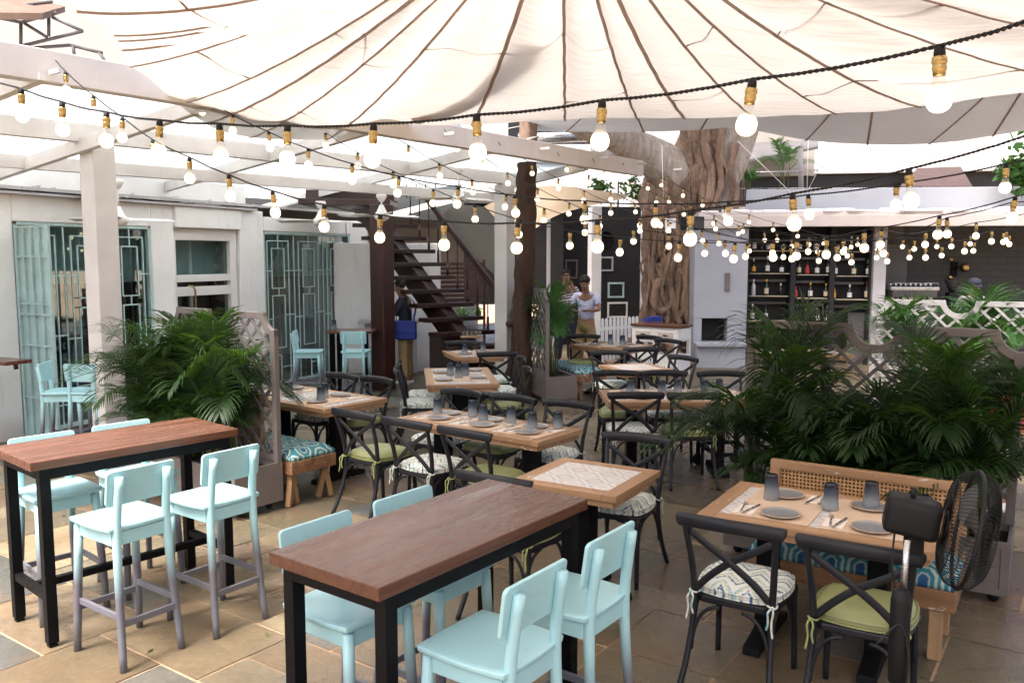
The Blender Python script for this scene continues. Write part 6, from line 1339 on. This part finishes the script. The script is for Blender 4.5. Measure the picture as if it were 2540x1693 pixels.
def person(label, loc, rz, top, bottom, lean=0., head_dn=0., la=None, ra=None, legs='stand', scale=1., hair=1, sleeves='long', shoes='white_paint', cap=None, group=None):
    """faces local +y; la / ra are (elbow, hand) points"""
    t = thing('person', label, 'person', loc, rz, group); t.scale = (scale,)*3
    hx = lambda z: lean*max(0, z-.95)
    la = la or ((-.235, -.03, 1.16), (-.225, .07, .92)); ra = ra or ((.235, -.03, 1.16), (.225, .07, .92)); n0 = (0, hx(1.45), 1.45)
    hd = Vector((0, hx(1.5)+.03+math.sin(head_dn)*.10, 1.62-.04*math.sin(head_dn)))
    fd = Vector((0, math.cos(head_dn), -math.sin(head_dn))); ud = Vector((0, math.sin(head_dn), math.cos(head_dn)))
    zl = .0
    v = {'pel': (0, 0, .95, (.150, .105)), 'wai': (0, hx(1.1), 1.10, (.135, .095)), 'che': (0, hx(1.30), 1.30, (.165, .11)), 'nec': (*n0, .058), 'jaw': (*(hd-ud*.075+fd*.02), (.060, .066)), 'skl': (*(hd+ud*.0), (.074, .088)), 'crn': (*(hd+ud*.075-fd*.008), (.062, .072)),
         'sl': (-.175, hx(1.40), 1.395, .058), 'sr': (.175, hx(1.40), 1.395, .058), 'el': (*la[0], .042), 'er': (*ra[0], .042), 'wl': (*(Vector(la[0]).lerp(Vector(la[1]), .72)), .027), 'wr': (*(Vector(ra[0]).lerp(Vector(ra[1]), .72)), .027)}
    e = [('pel', 'wai'), ('wai', 'che'), ('che', 'nec'), ('nec', 'jaw'), ('jaw', 'skl'), ('skl', 'crn'), ('che', 'sl'), ('che', 'sr'), ('sl', 'el'), ('sr', 'er'), ('el', 'wl'), ('er', 'wr')]
    if legs == 'stand': L = {'hl': (-.09, 0, .86, .088), 'hr': (.09, 0, .86, .088), 'kl': (-.10, .02, .48, .058), 'kr': (.11, .01, .48, .058), 'al': (-.10, -.02, .09, .038), 'ar': (.12, -.03, .09, .038), 'tl': (-.11, .13, .035, .034), 'tr': (.14, .12, .035, .034)}
    else: L = {'hl': (-.09, .06, .88, .09), 'hr': (.09, .06, .88, .09), 'kl': (-.11, .43, .88, .06), 'kr': (.11, .43, .88, .06), 'al': (-.11, .45, .50, .04), 'ar': (.11, .45, .50, .04), 'tl': (-.11, .58, .44, .034), 'tr': (.11, .58, .44, .034)}
    v.update(L); e += [('pel', 'hl'), ('pel', 'hr'), ('hl', 'kl'), ('hr', 'kr'), ('kl', 'al'), ('kr', 'ar'), ('al', 'tl'), ('ar', 'tr')]
    V = dict(v); E = list(e)
    for w2, arm in (('wl', la), ('wr', ra)): hand(V, E, w2, arm[1], (0, .3, -.5) if arm[1][2] < 1.25 else (0, .4, .3))
    skin_obj('body', 'skin', t, V, E)
    g = lambda k, s: (*v[k][:3], tuple(q*s for q in v[k][3]) if isinstance(v[k][3], tuple) else v[k][3]*s)
    sh = {k: g(k, 1.16) for k in ('pel', 'wai', 'che', 'sl', 'sr')}; sh['sl'] = (*v['sl'][:3], .078); sh['sr'] = (*v['sr'][:3], .078); sh['pel'] = (*v['pel'][:2], .93, (.172, .125)); sh['nk'] = (0, hx(1.43), 1.425, .078); se = [('pel', 'wai'), ('wai', 'che'), ('che', 'nk'), ('che', 'sl'), ('che', 'sr')]
    for s_, k, wk in (('sl', 'el', 'wl'), ('sr', 'er', 'wr')):
        sh[k] = (*(Vector(v[s_][:3]).lerp(Vector(v[k][:3]), 1 if sleeves == 'long' else .72)), .058); se.append((s_, k))
        if sleeves == 'long': sh[wk] = (*(Vector(v[k][:3]).lerp(Vector(v[wk][:3]), .9)), .040); se.append((k, wk))
    skin_obj('shirt', top, t, sh, se)
    tr = {'pel': (0, 0, .95, (.156, .112)), 'wst': (0, 0, 1.02, (.148, .105))}; te = [('wst', 'pel')]
    for s_ in 'lr':
        for k in ('h', 'k'): tr[k+s_] = g(k+s_, 1.22 if k == 'h' else 1.36)
        tr['a'+s_] = (*(Vector(v['k'+s_][:3]).lerp(Vector(v['a'+s_][:3]), .93)), .064); te += [('pel', 'h'+s_), ('h'+s_, 'k'+s_), ('k'+s_, 'a'+s_)]
    skin_obj('trousers', bottom, t, tr, te)
    for s_ in 'lr':
        a = Vector(v['a'+s_][:3]); q = Vector(v['t'+s_][:3]); m = MB(); m.ball((a+q)/2+Vector((0, -.01, -.005)), 1, 12, 8, (.045, .125, .042)); m.build('shoe', shoes, t)
    R3 = Matrix((Vector((1, 0, 0)), fd, ud)).transposed(); m = MB()
    for s_ in (-1, 1): m.ball(hd+R3 @ Vector((s_*.029, .079, .008)), .011, 8, 6)
    m.build('eyes', 'white_paint', t); m = MB()
    for s_ in (-1, 1): m.ball(hd+R3 @ Vector((s_*.029, .088, .008)), .0055, 8, 6); m.bar(hd+R3 @ Vector((s_*.014, .088, .030)), hd+R3 @ Vector((s_*.045, .080, .031)), .008, .006)
    m.build('brows', 'hair', t); m = MB(); m.ball(hd+R3 @ Vector((0, .088, -.018)), 1, 8, 6, (.013, .018, .024), R3)
    for s_ in (-1, 1): m.ball(hd+R3 @ Vector((s_*.078, -.004, -.005)), 1, 8, 6, (.009, .018, .030), R3)
    m.build('nose', 'skin', t); m = MB(); m.ball(hd+R3 @ Vector((0, .082, -.062)), 1, 8, 5, (.024, .009, .007), R3); m.build('mouth', 'red', t)
    rr2 = random.Random(int(loc[0]*100)+5)
    if hair:
        m = MB(); m.ball(hd+R3 @ Vector((0, -.036, .046)), 1, 18, 12, (.086, .090, .084), R3)
        for k in range(240):
            a = rr2.uniform(0, 6.28); el = rr2.uniform(-.25, 1.5); p = Vector((.084*math.cos(a)*math.cos(el), -.036+.090*math.sin(a)*math.cos(el), .046+.084*math.sin(el)))
            if p.y > .02 and p.z < .07: continue
            nrm = Vector((p.x, p.y+.036, p.z-.046)).normalized(); m.tube([hd+R3 @ p, hd+R3 @ (p+nrm*.012+Vector((rr2.gauss(0, .006), .008, -.008)))], [.006, .002], 4)
        m.build('hair', 'hair', t)
    if cap:
        m = MB(); m.lathe([(.094, 0), (.098, .03), (.08, .075), (.04, .095), (.0, .10)], 18, tuple(hd+ud*.035), R3, cap=False); m.bar(hd+R3 @ Vector((0, .08, .045)), hd+R3 @ Vector((0, .15, .035)), .13, .008); m.build('cap', cap, t)
    return t
mf = at(934, 886); mn = person('man in dark navy top and khaki trousers with a blue shoulder bag by the stairs', (mf.x, mf.y, 0), rad(78), 'navy', 'khaki', .06, .35, ((-.235, .10, 1.20), (-.16, .36, 1.18)), ((.235, .12, 1.18), (.18, .36, 1.14)), scale=1.0)
b = MB(); b.box((-.20, -.07, .93), (.13, .34, .30)); o = b.build('shoulder_bag', 'blue_bag', mn, .03); q = MB(); q.box((-.272, -.07, .99), (.014, .345, .18)); q.build('flap', 'blue_bag', o, .006)
b = MB(); b.tube(spline([(-.20, .08, 1.06), (-.19, .10, 1.28), (-.05, .06, 1.47), (.12, -.02, 1.44), (.10, -.13, 1.30), (-.12, -.18, 1.12), (-.20, -.20, 1.02)], 6), .016, 6, True, (1, .4)); b.build('strap', 'blue_bag', o)
pb = aY(1346, 780, 14.6); person('person in pale blue shirt looking down behind the chairs at the picket fence', (pb.x, pb.y, 0), rad(160), 'shirt_blue', 'khaki', .05, .65, ((-.25, .10, 1.16), (-.05, .30, 1.16)), ((.26, .10, 1.14), (.06, .30, 1.14)), sleeves='short', scale=1.03)
pa = aY(1298, 780, 16.2); w3 = person('person in striped shirt with dark glasses and a raised hand behind the palm', (pa.x, pa.y, 0), rad(190), 'stripe', 'navy', .0, .1, ((-.24, .12, 1.20), (-.06, .17, 1.50)), ((.25, .02, 1.14), (.2, .2, 1.08)), sleeves='short', scale=1.07)
m = MB()
for s_ in (-1, 1): m.box((s_*.032, .115, 1.628), (.05, .008, .032))
m.box((0, .117, 1.634), (.02, .006, .008)); m.bar((-.06, .112, 1.634), (-.082, .02, 1.634), .005, .006); m.bar((.06, .112, 1.634), (.082, .02, 1.634), .005, .006); m.build('glasses', 'black', w3, .003)
pq = aY(2304, 690, 13.4); person('person with a dark cap standing behind the coffee counter', (pq.x, pq.y+.9, 0), rad(175), 'grey_cloth', 'navy', 0, .3, hair=1, cap='navy')
pr_ = aY(2352, 880, 7.2); person('seated person in red top glimpsed through the right trellis', (pr_.x, pr_.y, -.42), rad(150), 'red', 'grey_cloth', 0, .1, legs='sit', hair=1)
m = MB(); m.box((0, 0, .44), (.42, .42, .04)); m.box((0, .2, .66), (.42, .03, .4))
for sx in (-1, 1):
    for sy in (-1, 1): m.box((sx*.18, sy*.18, .21), (.04, .04, .42))
o = m.build('wooden_chair', 'stair_z', None, .006, loc=(pr_.x, pr_.y, 0)); o.rotation_euler = (0, 0, rad(-30)); tag(o, 'dark wooden chair under the seated person in red', 'chair')
